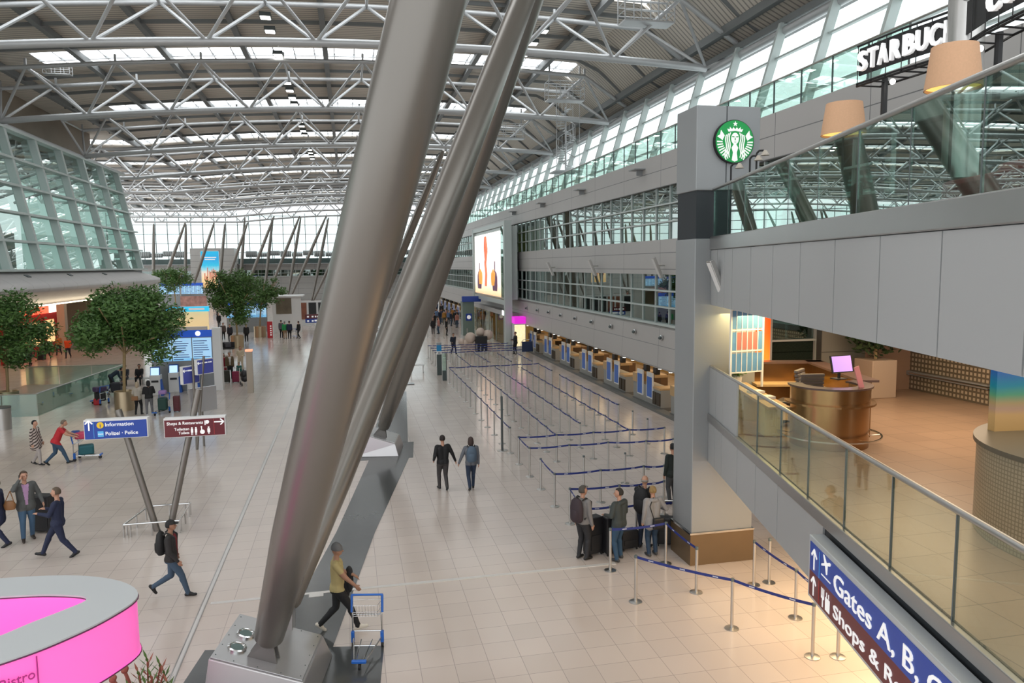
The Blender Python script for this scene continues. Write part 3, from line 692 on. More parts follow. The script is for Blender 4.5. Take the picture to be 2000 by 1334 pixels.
f = MB(); f.path([(-.16, 9.2, 5.1), (-.16, 8.9, 6.2), (-.16, 9.3, 7.2), (-.16, 8.6, 8.4), (-.16, 9.2, 9.6), (-.16, 9.5, 8.6), (-.16, 9.0, 7.4)], .16, 8); f.build('printed_splash', mat('splash_print', (.85, .22, .12), .4, emis=.7), bb)
# glass shop unit beneath it
su = empty('glass_shop', (13.5, 66, 0), 0, 'glass fronted shop with amber light under the big advert', 'shop')
MB().box(-.2, -.15, -4.5, 16, 0, 2.6).build('glass', glass('amber_glass', (.75, .62, .35), .10, .8), su)
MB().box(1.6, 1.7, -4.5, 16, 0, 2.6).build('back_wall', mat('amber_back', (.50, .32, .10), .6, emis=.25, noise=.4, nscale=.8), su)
MB().box(-.35, 1.6, -4.5, 16, 2.6, 3.0).build('fascia', M_panel, su)
MB().box(-.4, -.36, -3.5, -1.2, 2.62, 3.05).build('lit_box', mat('white_lit_box', (1, 1, 1), .4, emis=1.6), su)
f = MB(); 
for y in (-4.4, -1, 2.6, 6.2, 9.8, 13.4): f.box(-.24, -.12, y-.04, y+.04, 0, 2.6)
f.build('mullion', M_frame, su)
ms = empty('snack_machine', (13.35, 59.2, 0), 0, 'tall lit snack machine with a magenta top beside the advert post', 'vending machine')
MB().box(-.45, .45, -.5, .5, 0, 2.3).build('cabinet', M_white, ms)
MB().box(-.47, .45, -.52, .5, 2.3, 2.85).build('magenta_top', mat('magenta_glow', (.65, .02, .55), .4, emis=1.0), ms)
MB().box(-.47, .40, -.53, -.5, .5, 2.2).build('display', mat('display_glow', (1, .68, .40), .4, emis=1.2, noise=.4, nscale=9), ms)
pk = empty('pink_poster', (12.98, 60.0+1.0, 0), 0, 'upright pink poster panel left of the snack machine', 'poster')
MB().box(-.05, .05, -.7, .7, 0, 3.0).build('panel', mat('pink_print', (.62, .16, .42), .4, emis=.35), pk)
MB().ball((-.07, 0, 1.9), .03, .25, .5).build('figure_print', mat('cream_print', (.8, .65, .5), .5), pk)
# ================================================================ check-in desks
M_desk = mat('desk_grey', (.30, .30, .28), .5); M_kick = mat('desk_kick', (.16, .16, .15), .6)
M_bl = mat('poster_blue', (.02, .10, .38), .4, emis=.12); M_opn = mat('scale_dark', (.05, .035, .02), .6)
dk = empty('check_in_desk', (14.2, 0, 0))
MB().box(.0, .9, -1.75, 1.75, 0, .18).build('plinth', M_kick, dk)
MB().box(.05, .8, -1.75, 1.75, .18, 1.02).build('body', M_desk, dk)
for y in (-.52, .72):
    p_ = MB().box(-.02, .05, y-.36, y+.36, .45, 1.72).build('poster_frame', M_white, dk)
    MB().box(-.03, -.02, y-.29, y+.29, .52, 1.5).build('poster', M_bl, dk)
    MB().box(.08, .75, y-.42, y+.42, 1.5, 1.62).build('monitor_shelf', M_wood, dk)
    MB().box(.25, .45, y-.2, y+.2, 1.62, 1.95).build('monitor', M_black, dk)
for y in (-1.55, -1.05): MB().box(-.005, .055, y-.18, y+.18, .25, .85).build('scale_opening', M_opn, dk)
MB().box(.0, .85, -1.75, -.95, 1.0, 1.1).build('counter_top', M_wood, dk)
MB().box(.0, .85, 1.2, 1.75, 1.0, 1.45).build('bag_guard', M_wood, dk)
for i in range(20):
    y = 29.9+4.65*i
    if 61 < y < 80: continue
    o = place(dk, USED, (14.2, y, 0)); tag(o, 'check-in desk with two blue posters under the right facade' if i < 6 else 'far check-in desk beyond the big advert', 'check-in desk', 'near check-in desks' if i < 6 else 'far check-in desks')
o = MB().box(13.95, 14.4, 20, 60, 0, .12).build('baseboard_right', M_kick); st(o)
for i in range(12):
    for k in (0, 1):
        y = 31.4+4.65*i/1+k*1.2
        if 60 < y: continue
        if i == 0 and k == 0: dl = empty('downlight'); MB().lathe([(.0, 0), (.10, 0), (.10, .12), (.0, .12)], n=12).build('can', M_white, dl); MB().lathe([(.0, -.01), (.08, -.01), (.08, .0), (.0, .0)], n=12).build('bulb', M_lamp, dl); o = dl
        else: o = copy_tree(dl)
        o.location = (14.1, y, 2.08); tag(o, 'tiny bright spotlight under the edge of the lower fascia', 'spotlight', 'spotlights over the check-in desks')
M_dim = mat('dim_backshelf', (.14, .08, .04), .6)
for i in range(7):
    y = 28+4.65*i; o = MB().box(16.2, 16.6, y, y+2.6, 0, 1.1).build('conveyor_housing', M_dim); tag(o, 'dark baggage conveyor housing behind the check-in desks', 'conveyor', 'conveyor housings behind the desks')
# ================================================================ queue posts and blue belts
def new_post():
    s = empty('queue_post'); MB().lathe([(.0, 0), (.135, 0), (.135, .014), (.04, .03), (.0, .03)], n=20).build('base', M_steel, s, smooth=True)
    MB().tube((0, 0, .02), (0, 0, .95), .032, 12).build('post', M_steel, s, smooth=True)
    MB().lathe([(.0, .95), (.036, .95), (.036, 1.0), (.028, 1.01), (.0, 1.01)], n=12).build('head', M_framed, s, smooth=True)
    return s
QP = new_post(); qfirst = [True]; ALLP = []
def new_from_qp():
    c = QP.copy(); COL.objects.link(c)
    for ch in QP.children:
        if ch.name.startswith('belt'): continue
        d = ch.copy(); COL.objects.link(d); d.parent = c
    return c
def post(p, label, group):
    for q in ALLP:
        if (q[0]-p).length < .25: return q[1]
    o = QP if qfirst[0] else new_from_qp(); qfirst[0] = False
    o.location = (p.x, p.y, 0); tag(o, label, 'queue post', group); ALLP.append((Vector((p.x, p.y, 0)), o)); return o
def belt(a, b, oa, sag=.03):
    """a belt runs out of post a to post b"""
    mb = MB(); d = (b-a); n = 6; pts = []
    for i in range(n+1):
        t = i/n; p = d*t; pts.append(Vector((p.x, p.y, .97-sag*4*t*(1-t))))
    nn = Vector((-d.y, d.x, 0)).normalized()*.002
    vs = []
    for p in pts: vs += [p-nn+Vector((0, 0, -.028)), p+nn+Vector((0, 0, -.028)), p+nn+Vector((0, 0, .028)), p-nn+Vector((0, 0, .028))]
    fs = [(4*i+j, 4*i+(j+1) % 4, 4*i+4+(j+1) % 4, 4*i+4+j) for i in range(n) for j in range(4)]
    mb.add(vs, fs); L_ = d.length; k = max(1, int(L_/.62))
    for q in range(k):
        t = (q+.5)/k
        for sg_ in (-1, 1):
            c = Vector((d.x*t, d.y*t, .97-sag*4*t*(1-t)))+nn*sg_*1.6; e = d.normalized()*.055; u = Vector((0, 0, .011))
            mb.add([c-e-u, c+e-u, c+e+u, c-e+u][::sg_], [(0, 1, 2, 3)], 1)
    o = mb.build('belt', [M_belt, mat('belt_print_white', (.55, .58, .65), .6)], oa)
def row(pts, label, group, belts=True):
    ps = [Vector((p[0], p[1], 0)) for p in pts]; prev = None
    for p in ps:
        o = post(p, label, group)
        if prev and belts: belt(prev[0], p, prev[1])
        prev = (p, o)
def line(a, b, n): 
    a = Vector(a[:2]+(0,)) if isinstance(a, tuple) else a; b = Vector(b[:2]+(0,)) if isinstance(b, tuple) else b
    return [a.lerp(b, i/(n-1)) for i in range(n)]
def T(px, py): q = at_z(px, py, 1.0); q.z = 0; return q
rows = [('first lengthwise belt row from the left', T(877.5, 717), T(996, 834), 12), ('second lengthwise belt row from the left', T(931, 722), T(1087, 848), 13),
        ('third lengthwise belt row from the left', T(967, 715), T(1133, 825), 13), ('fourth lengthwise belt row from the left', T(1019, 717), T(1229.7, 838), 14),
        ('short lengthwise belt row nearest the check-in desks', T(1093, 731), T(1208, 789), 8)]
for nm, a, b, n in rows: row(line(a, b, n), 'steel post in the '+nm, nm)
row([T(877.5, 717), T(921, 715), T(967, 713), T(1008, 711), T(1052, 709), T(1065, 716), T(1078, 722.5)], 'steel post in the crosswise belt row joining the far ends', 'crosswise row at the far ends')
row([T(1034, 873.6), T(1013, 852.5), T(1087, 848), T(1159, 843), T(1229.7, 838), T(1297.8, 834)], 'steel post in the crosswise belt row closing the near ends', 'first near crosswise row')
row([T(1034, 873.6), T(1112, 867.6), T(1188, 862.5), T(1262, 860), T(1315, 856)], 'steel post in the second crosswise belt row, just nearer', 'second near crosswise row')
row([T(1056, 895), T(1083, 924), T(1173, 916.6), T(1257, 909), T(1297, 908)], 'steel post in the third crosswise belt row, bent at its left end', 'third near crosswise row')
row([T(1140, 990), T(1113, 953), T(1210, 946.5), T(1257, 943), T(1297, 938)], 'steel post in the crosswise belt row just behind the queueing travellers', 'fourth near crosswise row')
row([T(1140, 990), T(1192, 988), T(1243, 984), T(1330, 977)], 'steel post half hidden among the queueing travellers', 'posts among the travellers')
row([T(1192, 1032), T(1301, 1020), T(1361, 1068.6)], 'steel post in the belt row in front of the queueing travellers', 'posts before the travellers')
row([T(1242, 1085), T(1431, 1130), T(1590, 1178)], 'steel post of the nearest belt, right of centre', 'posts of the nearest belt')
row([T(1474, 1056), T(1556, 1112), T(1640, 1178)], 'steel post of the belt running beneath the bridge', 'posts beneath the bridge')
row([T(1655, 1180)+Vector((.0, 0, 0)), T(1504, 1052)], 'lone steel post under the bridge edge', 'lone posts', False)
row([T(1235.6, 802)], 'lone steel post without belt, left one of two before the desks', None, False)
row([T(1264.6, 817)], 'lone steel post without belt, right one of two before the desks', None, False)
row([T(1140, 890)], 'lone steel post between the crosswise rows, left one', None, False)
row([T(1221, 884)], 'lone steel post between the crosswise rows, right one', None, False)
for i, (ax, ay) in enumerate([(836, 674.6), (841, 679), (845, 683.7), (849.5, 688)]):
    a = T(ax, ay); row([a+Vector((x, 0, 0)) for x in (0, 1.25, 2.5, 3.75, 5.0, 6.2)], 'thin far post in the nested belt rows beside the tall info totem', 'far nested belt rows')
for a, b, n in (((893.7, 693), (921, 714), 5), ((926, 688), (957, 706.5), 5), ((971.7, 689), (999, 705), 5), ((1010.7, 689), (1039, 704.5), 4)):
    row(line(T(*a), T(*b), n), 'thin far post in the short slanting rows behind the long ones', 'short far belt rows')
for k in range(9):
    p = at_z(835+k*15.5, 660); row([p], 'very thin far post before the crowd', 'farthest posts', False)
# ================================================================ writing
def text(body, size, name, mt, parent, loc, ex, ey, depth=.006, align='LEFT', bold=0, wmax=None, spacing=1.0):
    """flat lettering as a mesh; ex = reading direction, ey = up"""
    cu = bpy.data.curves.new(name, 'FONT'); cu.body = body; cu.size = size; cu.extrude = depth; cu.align_x = align; cu.resolution_u = 3; cu.offset = bold*.3; cu.space_character = spacing
    o = bpy.data.objects.new(name, cu); COL.objects.link(o); dg = bpy.context.evaluated_depsgraph_get()
    me = bpy.data.meshes.new_from_object(o.evaluated_get(dg)); bpy.data.objects.remove(o)
    ex = Vector(ex).normalized(); ey = Vector(ey).normalized(); ez = ex.cross(ey); M = Matrix((ex, ey, ez)).transposed().to_4x4()
    k = 1.0
    if wmax:
        ww_ = max(v.co.x for v in me.vertices)-min(v.co.x for v in me.vertices); k = wmax/ww_
    me.transform(Matrix.Diagonal((k, 1, 1, 1))); me.transform(M); me.materials.clear(); me.materials.append(mt); me.name = name
    q = bpy.data.objects.new(name, me); COL.objects.link(q); q.parent = parent; q.location = loc; return q
def arrow(mb, c, s, ex, ey, d=0, th=.13):
    """arrow pointing along ey"""
    ex = Vector(ex); ey = Vector(ey); c = Vector(c); n = ex.cross(ey)*.006
    def seg(a, b, w_):
        a = c+ex*a[0]*s+ey*a[1]*s; b = c+ex*b[0]*s+ey*b[1]*s; t = (b-a).normalized(); p = n.normalized().cross(t)*w_*s/2
        mb.add([a-p, b-p, b+p, a+p, a-p+n, b-p+n, b+p+n, a+p+n], [(0, 3, 2, 1), (4, 5, 6, 7), (0, 1, 5, 4), (1, 2, 6, 5), (2, 3, 7, 6), (3, 0, 4, 7)])
    seg((0, -.5), (0, .5), th); seg((0, .52), (-.34, .16), th); seg((0, .52), (.34, .16), th)
X_, Z_ = Vector((1, 0, 0)), Vector((0, 0, 1))
def disc(mb, c, r, ex, ey, n=20, th=.006, r2=None):
    ex = Vector(ex); ey = Vector(ey); c = Vector(c); k = ex.cross(ey)*th; r2 = r2 or r
    a = [c+ex*cos(2*pi*i/n)*r+ey*sin(2*pi*i/n)*r2 for i in range(n)]; b = [p+k for p in a]
    mb.add(a+b, [tuple(range(n))[::-1], tuple(range(n, 2*n))]+[(i, (i+1) % n, n+(i+1) % n, n+i) for i in range(n)])
# ---- V-shaped sign stand
b0 = at_z(309, 1036); YS = b0.y
sg = empty('sign_stand', (b0.x, YS, 0), 0, 'V shaped grey pole pair in a low rail, carrying blue and red signs', 'sign stand')
def rel(px, py, y=YS): return at_y(px, py, y)-Vector((b0.x, YS, 0))
q1, q2 = at_z(307, 1036)-Vector((b0.x, YS, 0)), at_z(331, 1036)-Vector((b0.x, YS, 0))
MB().tube((q1.x, 0, 0), rel(231, 800, YS+.25), .085, 16).build('pole', M_colp, sg, smooth=True)
MB().tube((q2.x, 0, 0), rel(388, 760, YS+.25), .085, 16).build('pole', M_colp, sg, smooth=True)
rb_ = MB(); xa, xb, ya, yb = -.75, .62, -.35, 1.15; h = .34; cn_ = [(xa, ya), (xb, ya), (xb-.02, yb), (xa+.25, yb)]
for i in range(4):
    a, b = cn_[i], cn_[(i+1) % 4]; rb_.tube((*a, h), (*b, h), .028, 8)
    for t in (0, .12, .5, .88): rb_.tube((a[0]+(b[0]-a[0])*t, a[1]+(b[1]-a[1])*t, 0), (a[0]+(b[0]-a[0])*t, a[1]+(b[1]-a[1])*t, h), .022, 8)
rb_.build('guard_rail', M_chrome, sg, smooth=True)
def board(x0, x1, z0, z1, mt, label, name, y=YS-.12):
    o = empty(name, (x0, y, z0), 0, label, 'sign'); W, H = x1-x0, z1-z0
    MB().box(0, W, 0, .22, 0, H).build('housing', M_white, o, bevel=.01); MB().box(.02, W-.03, -.012, 0, .02, H-.05).build('sign_face', mt, o); return o, W, H
a = at_y(165, 860, YS-.12); b = at_y(288, 815, YS-.12)
o, W, H = board(a.x, b.x, a.z, b.z, M_dblue, 'blue Information and Police sign, left one on the V stand', 'direction_sign')
yf = -.02
s = MB(); arrow(s, (.13, yf, H*.72), .26, X_, Z_); s.build('arrow', M_wtext, o)
s = MB(); s.box(.235, .245, yf, yf+.01, .04, H-.07); s.build('divider', mat('cyan_line', (.1, .45, .9), .4), o)
s = MB(); disc(s, (.40, yf+.004, H*.72), .085, X_, Z_); s.build('yellow_disc', mat('info_yellow', (.95, .62, .02), .4), o)
text('i', .15, 'icon', M_dblue, o, (.385, yf-.004, H*.72-.055), X_, Z_, bold=.006)
text('Information', .135, 'lettering', M_wtext, o, (.51, yf, H*.65), X_, Z_, bold=.003, wmax=.68)
s = MB(); s.box(.33, .47, yf-.002, yf+.008, H*.14, H*.42); s.build('police_badge', mat('badge_cyan', (.12, .5, .9), .4), o)
text('POLIZEI', .04, 'badge_lettering', M_wtext, o, (.34, yf-.012, H*.25), X_, Z_, wmax=.12)
text('Polizei · Police', .135, 'lettering', M_wtext, o, (.51, yf, H*.20), X_, Z_, bold=.003, wmax=.78)
a = at_y(321, 856, YS-.12); b = at_y(440, 812, YS-.12)
o, W, H = board(a.x, b.x, a.z, b.z, M_dred, 'dark red Shops and Restaurants sign, right one on the V stand', 'direction_sign')
text('Shops & Restaurants', .115, 'lettering', M_wtext, o, (.08, yf, H*.66), X_, Z_, bold=.003, wmax=.90)
text('Toiletten', .105, 'lettering', M_wtext, o, (.26, yf, H*.36), X_, Z_, bold=.003, wmax=.37); text('Toilets', .105, 'lettering', M_wtext, o, (.36, yf, H*.16), X_, Z_, bold=.003, wmax=.27)
s = MB(); arrow(s, (W-.17, yf, H*.72), .24, -Z_, X_); s.build('arrow', M_wtext, o)
s = MB(); s.box(W-.30, W-.29, yf, yf+.01, .04, H-.07); s.build('divider', mat('red_line', (.5, .05, .05), .4), o)
s = MB()
for i, x in enumerate((.70, .80)):
    disc(s, (x, yf, H*.46), .022, X_, Z_); s.box(x-.028, x+.028, yf-.002, yf+.006, H*.22, H*.41); s.box(x-.02, x-.006, yf-.002, yf+.006, H*.10, H*.22); s.box(x+.006, x+.02, yf-.002, yf+.006, H*.10, H*.22)
disc(s, (.96, yf, H*.24), .06, X_, Z_); s.box(.93, .955, yf-.002, yf+.006, H*.25, H*.46); disc(s, (.94, yf, H*.50), .02, X_, Z_)
disc(s, (1.12, yf, H*.46), .022, X_, Z_); s.box(1.085, 1.155, yf-.002, yf+.006, H*.2, H*.40); s.box(1.105, 1.135, yf-.002, yf+.006, H*.12, H*.2)
s.build('pictogram', M_wtext, o)
s = MB(); disc(s, (1.09, yf, H*.74), .05, X_, Z_); s.box(1.02, 1.035, yf-.002, yf+.006, H*.58, H*.82); s.box(1.045, 1.055, yf-.002, yf+.006, H*.58, H*.82); s.build('pictogram', M_wtext, o)
# ---- second sign stand seen edge-on behind it
P2 = at_z(388, 880); P2.z = 0
sg2 = empty('sign_stand', (P2.x, P2.y, 0), 0, 'grey twin-pole stand behind the red sign, holding two small blue boards', 'sign stand')
for px0, py0, px1, py1 in ((376, 775, 376, 700), (396, 775, 398, 695)):
    MB().tube(at_y(385, 880, P2.y+.2)-P2, at_y(px1, py1, P2.y+.2)-P2, .045, 12).build('pole', M_colp, sg2, smooth=True)
for (px0, px1, py0, py1, lb_, rz) in ((358, 383, 752, 716, 'left', .85), (386, 411, 733, 702, 'right', .85)):
    a = at_y(px0, py0, P2.y); b = at_y(px1, py1, P2.y); W = (b.x-a.x)/cos(rz); H = b.z-a.z
    o = empty('direction_sign', (a.x, a.y, a.z), rz, 'small blue sign board turned sideways, %s one on the stand behind the red sign' % lb_, 'sign')
    MB().box(0, W, 0, .16, 0, H).build('housing', M_white, o); MB().box(.02, W-.02, -.01, 0, .03, H-.03).build('sign_face', mat('sign_blue_pale', (.08, .10, .42), .35), o)
    s = MB(); arrow(s, (W*.14, -.012, H*.76), .16, -Z_, -X_, th=.2); [s.box(W*a_, W*b_, -.018, -.01, H*.72, H*.80) for a_, b_ in ((.28, .62), (.68, .76), (.80, .88))]; s.build('white_print', M_wtext, o)
a = at_y(383, 806, P2.y+.5); b = at_y(400, 758, P2.y+.5)
o = empty('direction_sign', (a.x, a.y, a.z), .7, 'blank pale grey back of a sign board low behind the red sign', 'sign'); MB().box(-.2, .9, 0, .14, 0, b.z-a.z).build('housing', mat('silver_board', (.6, .6, .62), .25, .6), o); MB().tube((.3, .07, 0), (.3, .07, -a.z), .04, 10).build('pole', M_colp, o)
# ---- Gates sign under the bridge edge
so = .22; zt, zb_ = 3.32, 2.46; sA, sB = 7.05, 13.2
gs = empty('gates_sign', E3(sA, 0, 0), 0, 'long lit sign box reading Gates A, B, C hung on the bridge edge', 'sign')
def GE(s, off, z): return -D3*s+N3*off+Vector((0, 0, z))
def gbox(mb, s0, s1, o0, o1, z0, z1):
    mb.prism([(p.x, p.y) for p in (GE(s0, o0, 0), GE(s1, o0, 0), GE(s1, o1, 0), GE(s0, o1, 0))], z0, z1)
LG = sB-sA
s = MB(); gbox(s, 0, LG, .02, so, zb_, zt); s.build('housing', mat('sign_housing', (.55, .58, .60), .35, .4), gs, bevel=.012)
s = MB(); gbox(s, .07, LG-.05, so, so+.008, zb_+.40, zt-.07); s.build('blue_face', M_dblue, gs)
s = MB(); gbox(s, .07, LG-.05, so, so+.008, zb_+.05, zb_+.40); s.build('maroon_face', M_dred, gs)
ex, ey = -D3, Z_; so += .012
s = MB(); arrow(s, GE(.24, so, zb_+.585), .27, ex, ey); s.build('arrow', M_wtext, gs); s = MB(); arrow(s, GE(.24, so, zb_+.22), .25, ex, ey); s.build('arrow', M_wtext, gs)
s = MB(); gbox(s, .42, .43, so, so+.005, zb_+.42, zt-.09); s.build('divider', mat('cyan_line', (.1, .45, .9), .4), gs)
s = MB(); gbox(s, .42, .43, so, so+.005, zb_+.07, zb_+.38); s.build('divider', mat('red_line', (.5, .05, .05), .4), gs)
s = MB() # departing aeroplane
def gp(mb, pts, th=.006):
    a = [GE(x, so, z) for x, z in pts]; k = N3*th; b = [p+k for p in a]; n = len(a)
    mb.add(a+b, [tuple(range(n)), tuple(range(n, 2*n))[::-1]]+[(i, n+i, n+(i+1) % n, (i+1) % n) for i in range(n)])
zc0 = zb_+.60
gp(s, [(.50, zc0+.02), (.53, zc0+.03), (.78, zc0+.12), (.80, zc0+.15), (.76, zc0+.16), (.50, zc0+.05)]); gp(s, [(.60, zc0+.08), (.55, zc0+.19), (.585, zc0+.19), (.67, zc0+.11)]); gp(s, [(.62, zc0+.07), (.66, zc0-.04), (.69, zc0-.03), (.70, zc0+.10)])
gp(s, [(.50, zc0-.10), (.80, zc0-.10), (.80, zc0-.085), (.50, zc0-.085)]); s.build('aeroplane_icon', M_wtext, gs)
text('Gates A, B, C', .34, 'lettering', M_wtext, gs, GE(.88, so, zb_+.475), ex, ey, bold=.006, wmax=2.55)
s = MB() # cutlery and bag icon
for x in (.52, .56, .60): gp(s, [(x, zb_+.22), (x+.014, zb_+.22), (x+.014, zb_+.34), (x, zb_+.34)])
gp(s, [(.52, zb_+.20), (.614, zb_+.20), (.614, zb_+.235), (.52, zb_+.235)]); gp(s, [(.555, zb_+.09), (.58, zb_+.09), (.58, zb_+.21), (.555, zb_+.21)])
gp(s, [(.66, zb_+.10), (.80, zb_+.10), (.80, zb_+.27), (.66, zb_+.27)]); gp(s, [(.69, zb_+.28), (.705, zb_+.28), (.705, zb_+.34), (.69, zb_+.34)]); gp(s, [(.755, zb_+.28), (.77, zb_+.28), (.77, zb_+.34), (.755, zb_+.34)])
s.build('cutlery_icon', M_wtext, gs)
text('Shops & Restaurants', .24, 'lettering', M_wtext, gs, GE(.90, so, zb_+.13), ex, ey, bold=.004, wmax=3.2)
# ================================================================ round green logo on the pillar
lg = empty('round_logo_sign', (8.42, PY0-.10, 9.66), 0, 'round green and white emblem sign with crowned long-haired figure, on the pillar', 'sign')
MB().tube((0, .10, 0), (0, 0, 0), .47, 48).build('rim', M_black, lg, smooth=True)
M_gr = mat('logo_green', (.0, .27, .055), .4, emis=.35); M_lw = mat('logo_white', (.88, .9, .86), .4, emis=.4)
MB().tube((0, 0, 0), (0, -.012, 0), .455, 48).build('green_disc', M_gr, lg)
def lp(mb, pts, y=-.016, th=.006):
    a = [(x, y, z) for x, z in pts]; b = [(x, y-th, z) for x, z in pts]; n = len(a); mb.add(a+b, [tuple(range(n)), tuple(range(n, 2*n))[::-1]]+[(i, n+i, n+(i+1) % n, (i+1) % n) for i in range(n)])
s = MB()
lp(s, [(.0+r_*sin(2*pi*i/10), .375+r_*cos(2*pi*i/10)) for i, r_ in enumerate([.062, .025]*5)])
for sx in (-1, 1):
    lp(s, [(0, .255), (sx*.04, .305), (sx*.075, .26), (sx*.13, .31), (sx*.13, .255), (sx*.19, .27), (sx*.16, .205), (sx*.0, .225)][::sx])
s.build('crown', M_lw, lg)
s = MB(); disc(s, (0, -.016, .06), .092, X_, Z_, 24, r2=.125); s.build('face', M_lw, lg)
s = MB(); lp(s, [(-.07, -.46+.05), (-.045, -.24), (-.08, -.14), (-.03, -.06), (.03, -.06), (.08, -.14), (.045, -.24), (.07, -.41), (0, -.44)]); s.build('torso', M_lw, lg)
s = MB()
for sx in (-1, 1):
    for k in range(3):
        x0 = .108+.045*k; pts = []
        for i in range(13):
            t = i/12; z = .19-.025*k-.54*t; x = x0+.02*sin(t*9+k*.2)+.01*t+.02*sin(pi*t); pts.append((x, z))
        w_ = .013
        for i in range(12): a, b = pts[i], pts[i+1]; lp(s, [(sx*(a[0]-w_), a[1]), (sx*(b[0]-w_), b[1]), (sx*(b[0]+w_), b[1]), (sx*(a[0]+w_), a[1])][::sx], th=.005)
s.build('wavy_hair', M_lw, lg)
s = MB()
for sx in (-1, 1):
    lp(s, [(sx*.25, .12), (sx*.34, .24), (sx*.36, .14), (sx*.43, .10), (sx*.36, .06), (sx*.30, .02)][::sx])
    for k in range(7):
        a = radians(-2-9*k); r0, r1 = .30-.006*k, .43; w_ = .017
        lp(s, [(sx*r0*cos(a-.06), r0*sin(a-.06)+.0), (sx*r1*cos(a-.03), r1*sin(a-.03)), (sx*r1*cos(a+.045), r1*sin(a+.045)), (sx*r0*cos(a+.03), r0*sin(a+.03))][::sx])
s.build('twin_tail', M_lw, lg)
s = MB()
for sx in (-1, 1): lp(s, [(sx*.02, .085), (sx*.075, .09), (sx*.075, .112), (sx*.02, .105)][::sx], y=-.023)
lp(s, [(-.025, -.01), (.025, -.01), (.02, -.022), (-.02, -.022)], y=-.023); lp(s, [(-.006, .08), (.006, .08), (.012, .025), (-.012, .025)], y=-.023); s.build('face_lines', M_gr, lg)
# ================================================================ cafe deck: big letters, lamps, tall steel column, furniture
sl = empty('cafe_letter_sign', (8.2, 9.2, 7.5), 0, 'white STARBUCKS COFFEE letters on a black curved stand above the cafe', 'sign')
cv = [at_z(1674, 124, 10.28), at_z(1760, 92, 10.28), at_z(1850, 62, 10.28), at_z(1925, 8, 10.28), at_z(2010, -40, 10.28)]
org = Vector((8.2, 9.2, 7.5))
P_ = [c-org for c in cv]
f = MB()
for dz in (-.33, -.37, .28): f.path([p+Vector((.02, .02, dz)) for p in P_], .018, 6)
for i in range(len(P_)-1):
    for t in (0, .33, .66): p = P_[i].lerp(P_[i+1], t); f.tube(p+Vector((.03, .02, -.36)), p+Vector((.03, .02, .28)), .008, 5); f.tube(p+Vector((0, 0, -.36)), p+Vector((.45, 0, -.36)), .014, 5)
f.path([p+Vector((.45, 0, -.36)) for p in P_], .018, 6); f.build('black_frame', M_black, sl)
f = MB(); 
for t, i in ((.30, 0), (.9, 2)):
    p = P_[i].lerp(P_[i+1], t)+Vector((.3, 0, 0)); f.tube((p.x, p.y, 0), (p.x, p.y, p.z-.3), .05, 10)
f.build('post', M_black, sl)
f = MB()
for i in range(3):
    p = P_[i].lerp(P_[i+1], .6)+Vector((.2, 0, -.42)); f.ball(p, .045)
f.build('spotlight', M_lamp, sl)
def letters(body, a, b, size, z):
    n = len(body)
    for i, ch in enumerate(body):
        if ch == ' ': continue
        p = a.lerp(b, (i+.1)/n); d = (b-a); ex_ = Vector((d.x, d.y, 0)).normalized()
        text(ch, size, 'letter', M_wtext2, sl, (p.x, p.y, p.z+z), ex_, Z_, depth=.03, bold=.03, wmax=(b-a).length/n*.84)
M_wtext2 = mat('white_letter_glow', (.95, .95, .95), .4, emis=.5)
f = MB()
for i in range(2 if False else 4):
    a_, b_ = P_[i], P_[i+1]; f.quad(a_+Vector((.05, .02, -.20)), b_+Vector((.05, .02, -.20)), b_+Vector((.05, .02, .24)), a_+Vector((.05, .02, .24)))
    f.quad(b_+Vector((.065, .02, -.20)), a_+Vector((.065, .02, -.20)), a_+Vector((.065, .02, .24)), b_+Vector((.065, .02, .24)))
f.build('black_backing', M_black, sl)
letters('STAR', P_[0], P_[1]-(P_[1]-P_[0])*.02, .43, -.14); letters('BUCKS', P_[1], P_[1]+(P_[2]-P_[1])*1.5, .43, -.14)
letters('COFFEE', P_[3], P_[3]+(P_[4]-P_[3])*2.3, .43, -.14)
def floor_lamp(p, label, r=.36):
    o = empty('floor_lamp', (p.x, p.y, 7.5), 0, label, 'floor lamp', None); h = p.z-7.5
    MB().lathe([(.0, 0), (.2, 0), (.2, .03), (.02, .05), (.0, .05)], n=20).build('base', M_black, o)
    MB().tube((0, 0, .03), (0, 0, h+.05), .018, 8).build('pole', M_black, o)
    sh_ = MB(); n = 32
    vs = [(rr*cos(2*pi*i/n), rr*sin(2*pi*i/n), z) for rr, z in ((r, h-.25), (r*.80, h+.27), (r*.80-.012, h+.27), (r-.012, h-.25)) for i in range(n)]
    sh_.add(vs, [(j*n+i, j*n+(i+1) % n, ((j+1) % 4)*n+(i+1) % n, ((j+1) % 4)*n+i) for j in range(4) for i in range(n)])
    sh_.build('lamp_shade', mat('linen_shade', (.62, .37, .22), .8, noise=.08, nscale=40, emis=.12), o, smooth=True)
    disc_ = MB(); disc_.tube((0, 0, h-.215), (0, 0, h-.205), r*.96, 32); disc_.build('diffuser', mat('amber_diffuser', (1, .66, .18), .5, emis=1.3), o)
    MB().ball((0, 0, h), .05, n=10, k=6).build('bulb', M_warm, o)
    return o
floor_lamp(at_y(1648, 234, 11.5), 'floor lamp with orange linen shade left of the big cafe letters')
floor_lamp(at_y(1863, 134, 8.3), 'nearer floor lamp with orange linen shade in front of the steel column', .33)
p = at_y(1887, 60, 9.3)
o = empty('steel_column', (p.x, p.y, 7.5), 0, 'thick upright stainless column behind the nearer lamp', 'column'); MB().tube((0, 0, 0), (0, 0, 9.6), .235, 40).build('shaft', M_steel, o, smooth=True)
s = MB(); s.lathe([(.0, 0), (.27, 0), (.27, .12), (.0, .12)], n=32); s.build('base_ring', M_chrome, o)
